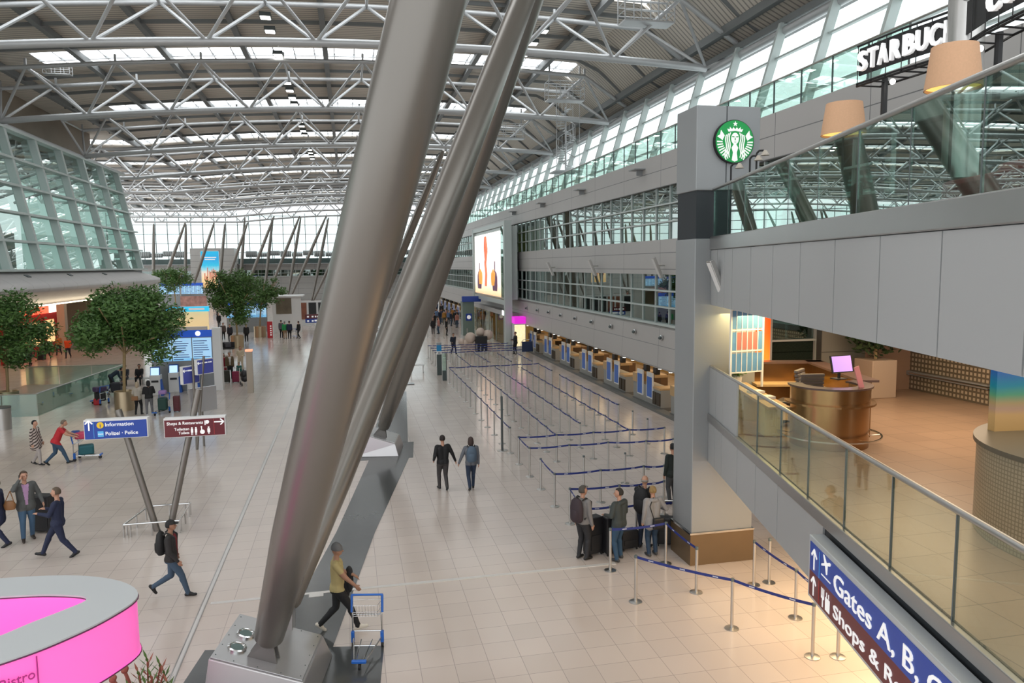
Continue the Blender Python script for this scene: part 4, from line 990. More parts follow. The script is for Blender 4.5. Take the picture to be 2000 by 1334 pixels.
# cafe furniture
M_leather = mat('dark_leather', (.05, .04, .035), .45); M_tw = mat('cafe_table_wood', (.42, .20, .08), .4, noise=.2, nscale=5)
ch = empty('cafe_armchair'); MB().box(-.32, .32, -.3, .3, .12, .42).build('seat', M_leather, ch, bevel=.05); MB().box(-.32, .32, .24, .38, .3, .85).build('backrest', M_leather, ch, bevel=.05)
for sx in (-1, 1): MB().box(sx*.36-.06, sx*.36+.06, -.3, .34, .12, .62).build('armrest', M_leather, ch, bevel=.04)
for sx in (-1, 1):
    for sy in (-1, 1): MB().box(sx*.28-.02, sx*.28+.02, sy*.25-.02, sy*.25+.02, 0, .13).build('leg', M_black, ch)
tb = empty('cafe_table'); MB().tube((0, 0, .70), (0, 0, .74), .38, 28).build('tabletop', M_tw, tb); MB().tube((0, 0, .02), (0, 0, .7), .035, 10).build('stem', M_black, tb); MB().lathe([(0, 0), (.25, 0), (.25, .02), (.03, .04), (0, .04)], n=20).build('base', M_black, tb)
for i, (s_, o_) in enumerate([(1.6, -2.6), (3.9, -2.8), (6.4, -2.8), (9.2, -3.0)]):
    p = E3(s_, o_, 7.5)
    o = place(tb, USED, p); tag(o, 'round wooden cafe table behind the balcony glass', 'table', 'cafe tables behind the balcony glass')
    for j, a in enumerate((.3, 2.6)):
        q = p+Vector((cos(a)*.85, sin(a)*.85, 0)); o = place(ch, USED, q, a-pi/2); tag(o, 'dark leather armchair at a cafe table behind the balcony glass', 'armchair', 'armchairs behind the balcony glass')
for i, (px, py, nm) in enumerate([(1428, 320, 'left'), (1465, 305, 'middle'), (1478, 295, 'right')]):
    p = at_y(px, py, 14.2); o = empty('desk_lamp', (p.x, p.y, 7.5), 0, 'small black gooseneck lamp before the pillar, %s of three' % nm, 'lamp'); h = p.z-7.5
    MB().path([(0, 0, 0), (0, 0, h-.05), (.03, -.04, h), (.10, -.1, h)], .02, 8).build('stem', M_black, o); 
    s = MB(); s.lathe([(.0, .1), (.03, .1), (.09, 0), (.08, 0), (.0, .08)], c=(.12, -.12, h-.1), n=16); s.build('lamp_head', mat('enamel_cream', (.5, .45, .38), .4), o)
gc = empty('dark_poster_pillar', E3(3.2, -1.2, 7.5), 0, 'olive grey upright cafe cabinet behind the balcony glass, below the left lamp', 'cabinet')
MB().box(-.25, .25, -.25, .25, 0, 1.35).build('body', mat('olive_cabinet', (.16, .15, .10), .6), gc); MB().box(-.3, .3, -.3, .3, 1.02, 1.06).build('shelf', mat('olive_cabinet', (.16, .15, .10), .6), gc)
rs = empty('red_sofa', E3(9.3, -.9, 7.5), atan2(D3.y, D3.x), 'red sofa low behind the balcony glass at right', 'sofa'); MB().box(-.8, .8, -.35, .35, .08, .36).build('seat', mat('sofa_red', (.45, .01, .02), .5), rs, bevel=.06); MB().box(-.8, .8, -.42, -.25, .2, .55).build('backrest', mat('sofa_red', (.45, .01, .02), .5), rs, bevel=.05)
# ================================================================ mezzanine: curved service desk and what stands on it
DZ = 3.6; dx, dy = 8.72, 12.3
DR = -radians(14.2)
def DL(x, y, z=0):
    x *= .93; y *= .93; z *= .86
    return Vector((dx+x*cos(DR)-y*sin(DR), dy+x*sin(DR)+y*cos(DR), DZ+z))
ds = empty('service_desk', (dx, dy, DZ), DR, 'curved bronze service desk with a pink sheen on the mezzanine', 'service desk'); ds.scale = (.93, .93, .86)
def ring(mb, cx, cy, r0, r1, z0, z1, a0, a1, n=28):
    vs = []
    for i in range(n+1):
        a = a0+(a1-a0)*i/n
        for r_ in (r0, r1):
            for z in (z0, z1): vs.append((cx+r_*cos(a), cy+r_*sin(a), z))
    fs = []
    for i in range(n):
        b = 4*i; fs += [(b, b+4, b+5, b+1), (b+2, b+3, b+7, b+6), (b, b+2, b+6, b+4), (b+1, b+5, b+7, b+3)]
    fs += [(0, 1, 3, 2), (4*n, 4*n+2, 4*n+3, 4*n+1)]; mb.add(vs, fs)
A0, A1 = radians(165), radians(395); 
s = MB(); ring(s, 0, 0, .62, .74, 0, .92, A0, A1); s.build('curved_front', M_bronze, ds, smooth=True)
s = MB(); ring(s, 0, 0, .60, .86, .92, .96, A0, A1); s.build('lower_ledge', M_bronze, ds)
s = MB(); ring(s, 0, 0, .64, .75, .96, 1.28, A0, A1); s.build('upper_front', M_bronze, ds, smooth=True)
s = MB(); ring(s, 0, 0, .52, .80, 1.28, 1.32, A0, A1); s.build('top_ledge', mat('dark_ledge', (.10, .06, .05), .3), ds)
s = MB(); ring(s, 0, 0, .96, .99, .22, .25, A0, A1); 
for k in range(6): a = A0+(A1-A0)*k/5; s.tube((.74*cos(a), .74*sin(a), .2), (.97*cos(a), .97*sin(a), .235), .012, 6)
s.build('foot_rail', M_chrome, ds)
s = MB(); s.box(-1.15, -.70, .2, 3.6, .70, .76); s.box(.55, 1.0, .4, 3.6, .70, .76); s.box(-.55, .55, 3.1, 3.6, .70, .76); s.build('worktop', M_wood, ds)
s = MB(); s.box(.95, 1.05, .5, 3.7, 0, 1.25); s.box(-.9, 1.05, 3.6, 3.7, 0, 1.25); s.build('back_panel', M_bronze, ds)
s = MB(); s.box(.8, 1.2, .5, 3.8, 1.25, 1.30); s.box(-.9, 1.2, 3.5, 3.85, 1.25, 1.30); s.build('back_ledge', mat('dark_ledge', (.10, .06, .05), .3), ds)
s = MB(); s.box(-1.1, -.72, 2.2, 2.7, 0, .7); s.box(-1.1, -.72, .6, 1.1, 0, .7); s.build('drawer_unit', mat('pale_wood', (.62, .48, .22), .5), ds)
# strip lamp mesh above the desk, with an area lamp below it for the worktop
tl = empty('task_light', (8.9, 15.0, 5.95), 0, 'slim warm strip lamp under the bridge above the service desk', 'light'); MB().box(-.5, .5, -.08, .08, 0, .1).build('tube', M_warm, tl)
la = area('service_desk_light', (8.8, 14.6, 5.85), 1.2, 2.0, 75, (1, .78, .35))
mo = empty('computer_monitor', DL(.42, .52, 1.32), radians(8), 'tilted monitor with a lilac screen on the service desk', 'monitor')
M = Matrix.Rotation(radians(-14), 3, 'X')
MB().cbox((0, 0, .30), (.50, .03, .34), M=M).build('casing', M_black, mo); MB().cbox(M @ Vector((0, -.02, 0))+Vector((0, 0, .30)), (.46, .006, .30), M=M).build('screen', mat('lilac_screen', (.46, .28, .75), .4, emis=.9), mo)
MB().cbox((0, .05, .08), (.05, .03, .2)).build('stand', M_black, mo); MB().box(-.12, .12, -.05, .15, 0, .02).build('base', M_black, mo)
rf = empty('pink_flyer_holder', DL(.35, -.52, 1.32), 0, 'narrow slanted pink flyer strip leaning on the desk edge', 'flyer'); MB().cbox((0, 0, .18), (.10, .02, .42), M=Matrix.Rotation(radians(-18), 3, 'Y')).build('strip', mat('pink_paper', (.75, .30, .32), .5), rf)
oc = empty('office_chair', DL(-.2, 1.75), radians(40), 'dark padded office chair behind the service desk', 'office chair')
MB().box(-.25, .25, -.25, .25, .45, .53).build('seat', M_leather, oc, bevel=.03); s = MB()
for k in range(8): s.box(-.24, .24, -.30+.012*k, -.22+.012*k, .6+.075*k, .665+.075*k)
s.build('ribbed_backrest', mat('taupe_pad', (.13, .11, .10), .6), oc, bevel=.015); MB().tube((0, 0, .05), (0, 0, .45), .03, 8).build('gas_lift', M_chrome, oc); s = MB()
for k in range(5): s.tube((0, 0, .08), (.28*cos(k*1.257), .28*sin(k*1.257), .04), .02, 6)
s.build('star_base', M_black, oc)
oc2 = copy_tree(oc); oc2.location = DL(.0, .75); oc2.rotation_euler.z = radians(170); oc2['label'] = 'dark rounded chair tucked in the curve of the service desk'
sc_ = empty('screen_partition', DL(-.95, 2.6, .765), radians(8), 'white framed window partition with blue poster panes on the desk', 'partition')
x0, x1, z0, z1 = -.42, .42, .35, 1.75
s = MB()
for i in range(7): x = x0+(x1-x0)*i/6; s.box(x-.008, x+.008, -.015, .015, z0, z1)
for z in (z0, z0+.47, z0+.93, z1): s.box(x0, x1, -.018, .018, z-.012, z+.012)
for x in (x0, x1): s.box(x-.02, x+.02, -.02, .02, 0, z1+.02)
s.build('frame', M_white, sc_)
s = MB()
for i in range(6):
    for j in range(3):
        xa, xb = x0+(x1-x0)*i/6+.012, x0+(x1-x0)*(i+1)/6-.012
        if not (j == 1 and 1 <= i <= 4): s.box(xa, xb, -.004, .004, z0+.47*j+.02, z0+.47*(j+1)-.05)
s.build('blue_pane', mat('pane_blue', (.12, .28, .50), .4, noise=.3, nscale=4), sc_)
s = MB()
for i in range(1, 5): s.box(x0+(x1-x0)*i/6+.012, x0+(x1-x0)*(i+1)/6-.012, -.004, .004, z0+.50, z0+.88)
s.build('red_pane', mat('pane_red', (.45, .16, .14), .4), sc_)
rp = empty('red_lit_column', (9.78, 16.5, DZ), 0, 'glowing red and orange round column sign behind the desk', 'lit column')
M_redc = ramp_mat('red_column_print', [(0, (.55, .06, .03)), (.08, (.75, .75, .85)), (.2, (.70, .30, .25)), (.25, (.95, .20, .02)), (.6, (1, .10, .01)), (1, (.85, .06, .01))], 2, 0.6, 2.4, .4, emis=1.3, noise=.1)
MB().tube((0, 0, 0), (0, 0, 2.44), .20, 28).build('lit_shell', M_redc, rp, smooth=True)
bn = empty('pink_banner', (8.6, 17.0, 5.35), 0, 'salmon pink banner hanging under the bridge behind the blue partition', 'banner'); MB().box(-.55, .75, 0, .04, 0, .7).build('cloth', mat('salmon_print', (.70, .28, .20), .5, emis=.3, noise=.2, nscale=6), bn)
vs_ = empty('violet_screen', (8.75, 16.9, 4.5), 0, 'violet lit screen behind the blue partition', 'screen'); MB().box(-.65, .7, 0, .05, 0, .85).build('display', mat('violet_screen_glow', (.25, .12, .65), .4, emis=.8), vs_)
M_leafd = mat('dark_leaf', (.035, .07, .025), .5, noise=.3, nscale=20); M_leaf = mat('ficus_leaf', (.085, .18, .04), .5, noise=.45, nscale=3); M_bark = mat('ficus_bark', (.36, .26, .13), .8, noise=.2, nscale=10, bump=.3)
def leaves(mb, c, R, n, sz, seed=1, flat=1.0, shell=.55, mi=0):
    r_ = random.Random(seed)
    for _ in range(n):
        u = Vector((r_.gauss(0, 1), r_.gauss(0, 1), r_.gauss(0, 1))).normalized(); k = shell+(1-shell)*r_.random()
        p = Vector(c)+Vector((u.x*R[0], u.y*R[1], u.z*R[2]*flat))*k
        a = Vector((r_.gauss(0, 1), r_.gauss(0, 1), r_.gauss(0, .5))).normalized(); b = a.cross(u+Vector((r_.gauss(0, .4), r_.gauss(0, .4), .3+r_.gauss(0, .4)))).normalized()
        s_ = sz*(.7+.6*r_.random()); mb.add([p, p+a*s_*.5+b*s_*.22, p+a*s_, p+a*s_*.5-b*s_*.22], [(0, 1, 2, 3)], mi)
pp = empty('potted_shrub', (12.9, 16.4, DZ), 0, 'dark leafy shrub in a square planter at the back of the mezzanine', 'potted plant')
MB().box(-.35, .35, -.35, .35, 0, .95).build('planter', mat('planter_sand', (.46, .36, .28), .6), pp, bevel=.02); MB().tube((0, 0, .9), (0, 0, 1.5), .04, 6).build('stem', M_bark, pp)
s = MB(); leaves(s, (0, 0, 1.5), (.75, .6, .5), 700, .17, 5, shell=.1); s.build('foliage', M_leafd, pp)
sp2 = empty('potted_shrub', DL(-.95, 3.35, .765), 0, 'small green pot plant on the desk beside the partition', 'potted plant'); MB().lathe([(0, 0), (.08, 0), (.1, .14), (0, .14)], n=12).build('pot', M_white, sp2); s = MB(); leaves(s, (0, 0, .3), (.18, .18, .2), 160, .09, 9, shell=.1); s.build('foliage', M_leaf, sp2)
# things on the worktop
for i, (x, y, mt, nm, lb_) in enumerate([(9.05, 15.9, mat('box_yellow', (.75, .50, .12), .5), 'tray', 'yellow letter tray on the back of the service desk'), (8.3, 14.2, M_white, 'paper_stack', 'white paper stack at the left end of the service desk'),
                         (8.95, 14.6, M_white, 'paper_stack', 'white papers next to the partition foot on the service desk'), (9.55, 14.3, M_white, 'paper_stack', 'white papers at the right side of the service desk'), (9.6, 15.4, M_black, 'keyboard', 'black keyboard on the right side of the service desk')]):
    o = MB().box(-.15, .15, -.11, .11, 0, .05 if nm != 'tray' else .12).build(nm, mt); o.location = DL(*[(.76, 3.3), (-.9, 1.2), (-.92, 1.9), (.78, 1.2), (.78, 2.1)][i], .765); tag(o, lb_, nm.replace('_', ' '))
# round drum with sea poster at the right edge
dr = empty('round_plinth', (9.1, 6.85, DZ), 0, 'big round perforated metal drum at the right edge of the mezzanine', 'plinth')
MB().tube((0, 0, 0), (0, 0, 1.12), 1.72, 64).build('drum', lines_mat('drum_perforation', (.46, .40, .30), (.30, .26, .19), gz=.05, gy=.05, w=.015, rough=.4, metal=.5), dr, smooth=True)
MB().tube((0, 0, 1.12), (0, 0, 1.18), 1.76, 64).build('top_disc', mat('drum_top', (.10, .09, .07), .35), dr)
se = empty('sea_poster', (8.55, 8.0, DZ+1.18), radians(-6), 'tall panel with a blue sea and sand print on the round drum', 'poster')
M_sea = ramp_mat('sea_print', [(0, (.36, .24, .10)), (.22, (.38, .25, .11)), (.3, (.30, .20, .15)), (.38, (.26, .20, .10)), (.5, (.05, .20, .12)), (.62, (.0, .14, .22)), (.8, (.005, .07, .26)), (1, (.005, .05, .24))], 2, 0, .95, .35, emis=.05, noise=.06)
MB().box(-.42, 1.4, 0, .12, 0, 1.25).build('panel', M_sea, se); MB().box(.05, .55, -.006, 0, .125, .14).build('printed_line', M_clad, se)
for i, (x, y) in enumerate([(9.9, 10.2), (11.7, 13.2), (12.4, 9.5), (13.3, 14.7)]):
    o = empty('ceiling_can_light', (x, y, 5.92), 0, 'round warm can light under the bridge', 'ceiling light', 'can lights under the bridge'); MB().lathe([(.0, 0), (.14, 0), (.14, .15), (.0, .15)], n=20).build('can', M_steel, o); MB().lathe([(.0, -.01), (.11, -.01), (.11, 0), (.0, 0)], n=20).build('bulb', M_warm, o)
for i, (x, y) in enumerate([(9.0, 12.4), (8.0, 9.6), (7.2, 7.6), (10.6, 12.5), (9.5, 9.0), (6.7, 5.4)]):
    o = empty('recessed_light', (x, y, 2.47), 0, 'small warm recessed light under the mezzanine', 'ceiling light', 'recessed lights under the mezzanine'); MB().lathe([(.0, 0), (.09, 0), (.09, .04), (.0, .04)], n=16).build('bulb', M_warm, o)
floodlight(at_y(1399, 541, 14.8), .35, 'big tilted steel floodlight on the bridge panel beside the pillar', .62)
o = empty('wall_vent', (8.9, PY0-.02, .93), 0, 'tiny socket plate low on the pillar'); bpy.data.objects.remove(o)
# ================================================================ pink bistro ring
bs = empty('bistro_kiosk', (0, 0, 0), 0, 'glowing pink ring roof of a bistro kiosk at the lower left corner', 'kiosk')
M_pink = mat('pink_glow', (.90, .14, .50), .35, emis=.60, noise=.05, nscale=.7)
ztop = 3.0; BOT = 2.3
outer_px = [(-160, 1142), (-60, 1134), (30, 1127), (90, 1124), (150, 1123), (200, 1127), (240, 1135), (264, 1146), (274, 1158), (268, 1172), (250, 1183), (215, 1204), (180, 1223), (137, 1242), (80, 1267), (0, 1294), (-100, 1326), (-220, 1362)]
inner_px = [(-160, 1172), (-60, 1169), (20, 1164), (80, 1161), (120, 1161.5), (150, 1163), (168, 1165), (174, 1168), (168, 1174), (150, 1181), (110, 1197), (60, 1216), (0, 1242), (-90, 1272), (-200, 1308)]
ou = [at_z(x, y, ztop) for x, y in outer_px]; inn = [at_z(x, y, ztop) for x, y in inner_px]
def resample(p, n):
    L = [0]; 
    for i in range(len(p)-1): L.append(L[-1]+(p[i+1]-p[i]).length)
    out = []
    for k in range(n):
        t = L[-1]*k/(n-1); i = max(j for j in range(len(L)) if L[j] <= t+1e-9); i = min(i, len(p)-2); out.append(p[i].lerp(p[i+1], (t-L[i])/(L[i+1]-L[i])))
    return out
def smooth_(p, it=3):
    for _ in range(it): p = [p[0]]+[(p[i-1]+p[i]*2+p[i+1])/4 for i in range(1, len(p)-1)]+[p[-1]]
    return p
def arcmatch(p, n):
    L = [0]
    for i in range(len(p)-1): L.append(L[-1]+(p[i+1]-p[i]).length)
    return L
NN = 60; k1 = 8; k2 = 7   # tip indices
ou2 = resample(ou[:k1+1], NN//2)+resample(ou[k1:], NN//2)[1:]; in2 = resample(inn[:k2+1], NN//2)+resample(inn[k2:], NN//2)[1:]
ou2 = smooth_(ou2, 4); in2 = smooth_(in2, 2); n = len(ou2)
s = MB(); vs = [p for p in ou2]+[p for p in in2]+[p-Vector((0, 0, .02)) for p in ou2]+[p-Vector((0, 0, .02)) for p in in2]
fs = [(i, i+1, n+i+1, n+i) for i in range(n-1)]+[(2*n+i, 3*n+i, 3*n+i+1, 2*n+i+1) for i in range(n-1)]+[(i, 2*n+i, 2*n+i+1, i+1) for i in range(n-1)]+[(n+i, n+i+1, 3*n+i+1, 3*n+i) for i in range(n-1)]
s.add(vs, fs); s.build('top_ring', mat('ring_grey', (.50, .52, .53), .45), bs)
cen = Vector((-4.6, 9.6, 0))
def shrink(p, k):
    d = Vector((cen.x-p.x, cen.y-p.y, 0)); return p+d.normalized()*k
s = MB(); vs = []
for p in ou2: q = shrink(p, .015); vs += [q+Vector((0, 0, -.03)), Vector((q.x, q.y, BOT))]
s.add(vs, [(2*i, 2*i+1, 2*i+3, 2*i+2) for i in range(n-1)]); s.build('outer_band', M_pink, bs, smooth=True)
s = MB(); vs = []
for p in in2: vs += [p+Vector((0, 0, -.03)), Vector((p.x, p.y, BOT))]
s.add(vs, [(2*i, 2*i+2, 2*i+3, 2*i+1) for i in range(n-1)]); s.build('inner_band', M_pink, bs, smooth=True)
s = MB()
for i in range(n-1):
    for z in (ztop-.028, BOT-.01): s.tube(Vector((ou2[i].x, ou2[i].y, z)), Vector((ou2[i+1].x, ou2[i+1].y, z)), .010, 6, cap=False)
    s.tube(Vector((in2[i].x, in2[i].y, ztop-.028)), Vector((in2[i+1].x, in2[i+1].y, ztop-.028)), .008, 6, cap=False)
s.build('dark_edge', mat('plum_edge', (.12, .02, .08), .5), bs)
s = MB(); vs = []
for p, q in zip(ou2, in2): vs += [Vector((p.x, p.y, BOT)), Vector((q.x, q.y, BOT))]
s.add(vs, [(2*i, 2*i+1, 2*i+3, 2*i+2) for i in range(n-1)]); s.build('underside', M_pink, bs)
s = MB(); s.prism([(-6.9, 8.6), (-5.0, 8.2), (-4.3, 9.0), (-4.1, 9.6), (-5.0, 9.9), (-6.9, 10.0)], BOT+.02, BOT+.06); s.build('inner_roof', M_pink, bs)
s = MB()
for x, y in ((-3.35, 9.35), (-4.6, 9.2), (-5.6, 10.2)): s.tube((x, y, 0), (x, y, BOT), .06, 10)
s.build('post', M_steel, bs)
s = MB(); s.prism([(-6.5, 8.9), (-4.2, 8.9), (-3.6, 9.5), (-4.4, 10.1), (-6.5, 10.2)], 0, 1.1); s.build('counter', M_pink, bs)
i0 = min(range(n), key=lambda i: (ou2[i]-at_z(74, 1269, ztop)).length); i1 = min(range(n), key=lambda i: (ou2[i]-at_z(10, 1290, ztop)).length)
ex_ = (ou2[i0]-ou2[i1]); ex_.z = 0; ex_.normalize(); pT = at_z(-5, 1303, 2.94); nn_ = Vector((ex_.y, -ex_.x, 0))
q = shrink(ou2[i1], .0)+nn_*.02-ex_*.08; text('Bistro', .15, 'lettering', mat('magenta_text', (.45, .03, .25), .5), bs, (q.x, q.y, 2.71), ex_, Z_, wmax=.32)
q = ou2[i0]; s = MB(); s.tube((q.x, q.y, BOT), (q.x, q.y, ztop-.07), .008, 6); s.build('seam', mat('magenta_text', (.45, .03, .25), .5), bs)
# ================================================================ foreground plant
pt = at_z(285, 1345, .9)
fp = empty('potted_succulent', (pt.x, pt.y, 0), 0, 'reddish green succulent tips poking in at the bottom edge, left', 'potted plant')
MB().lathe([(.0, 0), (.28, 0), (.36, .55), (.32, .55), (.0, .5)], n=24).build('pot', M_black, fp, smooth=True)
s = MB(); s2 = MB(); r_ = random.Random(11); M_twig = mat('red_twig', (.28, .09, .06), .7)
tips = [(-.42, -.05, 1.12), (-.30, .1, 1.16), (-.08, 0, 1.16), (.02, .1, 1.30), (.12, -.1, 1.12), (.25, .05, 1.10), (.05, -.15, 1.05), (-.18, -.1, .98), (.33, -.1, 1.0), (.18, .15, 1.16)]
for i, t in enumerate(tips):
    t = Vector(t); s2.path([(0, 0, .5), (t.x*.6, t.y*.6, .8), t], .026 if i < 2 else .014, 6)
    if i < 2: s2.ball(t, .05, .04, .045); s2.ball(t+Vector((.03, 0, .03)), .03, .03, .04); continue
    for k in range(11):
        a = k*2.4; z = -.03*k; d = Vector((cos(a)*.7, sin(a)*.7, 1.1-.05*k)).normalized(); b = Vector((-sin(a), cos(a), 0)); L_ = .19
        p = t+Vector((0, 0, z)); s.add([p, p+d*L_*.5+b*.020, p+d*L_, p+d*L_*.5-b*.020], [(0, 1, 2, 3)], 0 if (k+i) % 3 else 1)
s.build('foliage', [M_leaf, mat('red_leaf', (.34, .12, .08), .6)], fp); s2.build('twig', M_twig, fp)
# ================================================================ trees in planters
def tree(p, crown, zc_, R, n, sz, label, seed, plr=.50, plh=.95, group=None):
    t = empty('planter_tree', (p.x, p.y, 0), 0, label, 'tree', group)
    MB().lathe([(.0, 0), (plr, 0), (plr, plh), (plr-.05, plh), (plr-.06, plh-.1), (.0, plh-.1)], n=36).build('planter', mat('planter_bronze', (.52, .42, .28), .3, .8), t, smooth=True)
    c = Vector(crown)-Vector((p.x, p.y, 0)); c.z = zc_
    tk = MB(); r_ = random.Random(seed)
    tk.path([(0, 0, plh-.1), (.03, 0, 1.6), (c.x*.3, c.y*.3, zc_-R[2]*.7), (c.x*.6, c.y*.6, zc_)], .075, 8)
    for k in range(9):
        a = k*2.4; q = Vector((c.x*.4, c.y*.4, zc_-R[2]*.65)); e = c+Vector((cos(a)*R[0]*.6, sin(a)*R[1]*.6, R[2]*(r_.random()*.9-.3))); tk.path([q, q.lerp(e, .5)+Vector((0, 0, .15)), e], .03, 5)
    tk.build('trunk', M_bark, t, smooth=True)
    f = MB()
    for k in range(46):
        u = Vector((r_.gauss(0, 1), r_.gauss(0, 1), r_.gauss(0, 1))).normalized(); k_ = r_.uniform(.25, .86)
        cc = c+Vector((u.x*R[0]*k_, u.y*R[1]*k_, u.z*R[2]*k_)); rr = R[0]*r_.uniform(.22, .34); leaves(f, cc, (rr, rr, rr*.75), n//46, sz, seed*100+k, shell=.3)
    f.build('foliage', M_leaf, t)
    return t
p = at_z(245, 800); tree(p, (p.x+.35, p.y, 0), 4.2, (3.0, 2.7, 2.15), 26000, .20, 'large ficus tree in a bronze planter, left of the hall', 3, .48)
p = at_z(464, 679); tree(p, (p.x-.2, p.y, 0), 4.6, (2.7, 2.6, 2.75), 11000, .24, 'ficus tree in a bronze planter, farther right beyond the first', 4, .56, 1.1)
p = at_z(484, 668); tree(p+Vector((.6, 5, 0)), (p.x+1.2, p.y+5, 0), 4.5, (2.2, 2.1, 2.0), 3400, .26, 'ficus tree half hidden behind the second planter tree', 5, .6, 1.1)
p = at_z(345, 625); tree(p, (p.x-.3, p.y, 0), 5.9, (3.0, 2.6, 2.3), 3600, .32, 'far small ficus tree at the tip of the white canopy', 6, .6, 1.1)
p = at_z(18, 800); tree(p, (p.x+.1, p.y, 0), 4.1, (2.6, 2.4, 2.5), 13000, .19, 'ficus tree cut off by the left picture edge', 8, .48)
tr_ = empty('litter_bin', at_z(6, 838), 0, 'round metal bin at the left edge beside the glass fence', 'bin'); MB().lathe([(.0, 0), (.34, 0), (.36, .95), (.33, .95), (.0, .9)], n=28).build('drum', M_steel, tr_, smooth=True); MB().lathe([(.30, .95), (.37, .95), (.37, 1.0), (.30, 1.0)], n=28).build('rim', M_framed, tr_)
# ================================================================ glass fence round the floor opening, left
fe = empty('glass_fence', (0, 0, 0), 0, 'green glass fence with a steel rail round the floor opening at left', 'fence')
fp_ = [(-19.5, 39.9), (-14.85, 39.7), (-13.9, 50.6), (-19.6, 51.0)]
for i in range(3):
    a, b = Vector((*fp_[i], 0)), Vector((*fp_[i+1], 0)); n = max(2, int((b-a).length/1.5)); d = (b-a)/n; nn_ = Vector((-d.y, d.x, 0)).normalized()*.01
    for k in range(n):
        q, r2 = a+d*(k+.01), a+d*(k+.99); MB().prism([(v.x, v.y) for v in (q-nn_, r2-nn_, r2+nn_, q+nn_)], .0, 1.08).build('glass_panel', glass('fence_glass', (.70, .84, .80), .12, .6) if 'fence_glass' not in MATS else MATS['fence_glass'], fe)
    MB().tube(a+Vector((0, 0, 1.1)), b+Vector((0, 0, 1.1)), .03, 8).build('handrail', M_steel, fe, smooth=True)
o = MB().prism([(x, y) for x, y in [(-19.6, 40.1), (-14.95, 39.9), (-14.1, 50.4), (-19.6, 50.8)]], .002, .012).build('trim_8', mat('opening_floor', (.24, .25, .23), .35)); st(o)
# ================================================================ info totems, kiosks, boards
p = at_z(858.5, 732.5); o = empty('info_totem', p, 0, 'tall narrow totem with blue top band beside the first belt row', 'totem'); w_ = .15
MB().box(-w_, w_, -.08, .08, 0, 1.35).build('dark_body', mat('totem_dark', (.06, .08, .08), .4), o); MB().box(-w_, w_, -.085, .085, 1.35, 1.55).build('white_band', M_white, o); MB().box(-w_, w_, -.085, .085, 1.55, 1.95).build('blue_band', mat('totem_blue', (.01, .22, .48), .4), o); MB().box(-w_, w_, -.08, .08, 1.95, 2.1).build('cap', M_grey, o)
MB().box(-.08, .08, -.092, -.086, 1.39, 1.50).build('grey_print', M_grey, o)
p = at_z(868.5, 743); o = empty('info_totem', p, 0, 'shorter totem with glass upper half and dark box below', 'totem'); MB().box(-.13, .13, -.1, .1, 0, .62).build('dark_box', mat('totem_dark', (.06, .08, .08), .4), o); MB().box(-.13, .11, -.02, .02, .62, 1.66).build('glass', MATS['green_glass'], o); MB().box(.10, .14, -.04, .04, .62, 1.68).build('post', M_black, o)
p = at_z(981, 880); o = empty('display_post', p, 0, 'tall dark narrow post standing among the belt rows', 'post'); MB().tube((0, 0, 0), (0, 0, 2.08), .045, 12).build('post', mat('post_dark', (.08, .09, .09), .4), o, smooth=True); MB().box(-.02, .02, -.05, .05, 1.2, 2.1).build('display_strip', M_framed, o); MB().lathe([(0, 0), (.2, 0), (.2, .015), (.05, .03), (0, .03)], n=20).build('base', M_steel, o)
p = at_z(490, 767); o = empty('marker_pillar', p, 0, 'slim beige pillar with a glowing orange cap, centre left', 'pillar'); MB().box(-.16, .16, -.14, .14, 0, 2.35).build('shaft', mat('pillar_beige', (.42, .36, .29), .5), o); MB().box(-.19, .19, -.17, .17, 2.35, 2.46).build('cap', mat('cap_orange', (1, .42, .25), .5, emis=.9), o)
M_scr = ramp_mat('timetable_print', [(0, (.02, .12, .45)), (.12, (.20, .45, .70)), (.9, (.16, .42, .68)), (1, (.3, .5, .7))], 2, 0, 2, .4, emis=1.0, noise=.1)
def board_wall(p, rz, W, H0, H1, label, cols=2):
    o = empty('flight_board', (p.x, p.y, 0), rz, label, 'flight board')
    MB().box(-W/2, W/2, 0, .25, 0, H1+.1).build('cabinet', M_grey, o)
    for k in range(cols):
        x0 = -W/2+.06+k*(W-.06)/cols; x1 = x0+(W-.06)/cols-.06
        MB().box(x0, x1, -.02, 0, H0, H1).build('screen', M_scr, o); s = MB()
        r_ = random.Random(k)
        for j in range(int((H1-H0)/.13)): s.box(x0+.05, x0+.05+(x1-x0-.1)*r_.uniform(.5, 1), -.026, -.02, H0+.06+.13*j, H0+.10+.13*j)
        s.build('timetable_lines', mat('board_lines', (.015, .06, .22), .4), o)
    MB().box(-W/2, W/2, -.03, 0, H1+.05, H1+.45).build('header', mat('header_blue', (.02, .09, .50), .4, emis=.5), o)
    return o
p = at_z(372, 775); o = board_wall(p+Vector((-.75, 2.2, 0)), 0, 3.3, 1.75, 3.05, 'tall flight board cabinet with clock just right of the big tree', 3)
s = MB(); disc(s, (.9, -.05, 3.3), .14, X_, Z_, th=.02); s.build('clock', mat('clock_white', (.95, .97, 1), .4, emis=1.2), o)
MB().box(1.7, 2.15, -.3, .3, 0, 3.6).build('side_wall', M_white, o)
p = at_z(470, 655); board_wall(p+Vector((.2, 4, 0)), 0, 4.2, 1.6, 2.95, 'wide blue flight board behind the second tree', 4)
p = at_z(378, 615); board_wall(p, 0, 3.2, 3.2, 4.4, 'far flight board high over a photo mural at left', 5)
p = at_z(333, 622); board_wall(p+Vector((-1, 5, 0)), 0, 2.8, 3.3, 4.4, 'far flight board half behind the small far tree', 3)
p = at_z(383, 658); o = empty('travel_counter', p, 0, 'lit travel counter with cyan header and beige mural behind the big tree', 'counter')
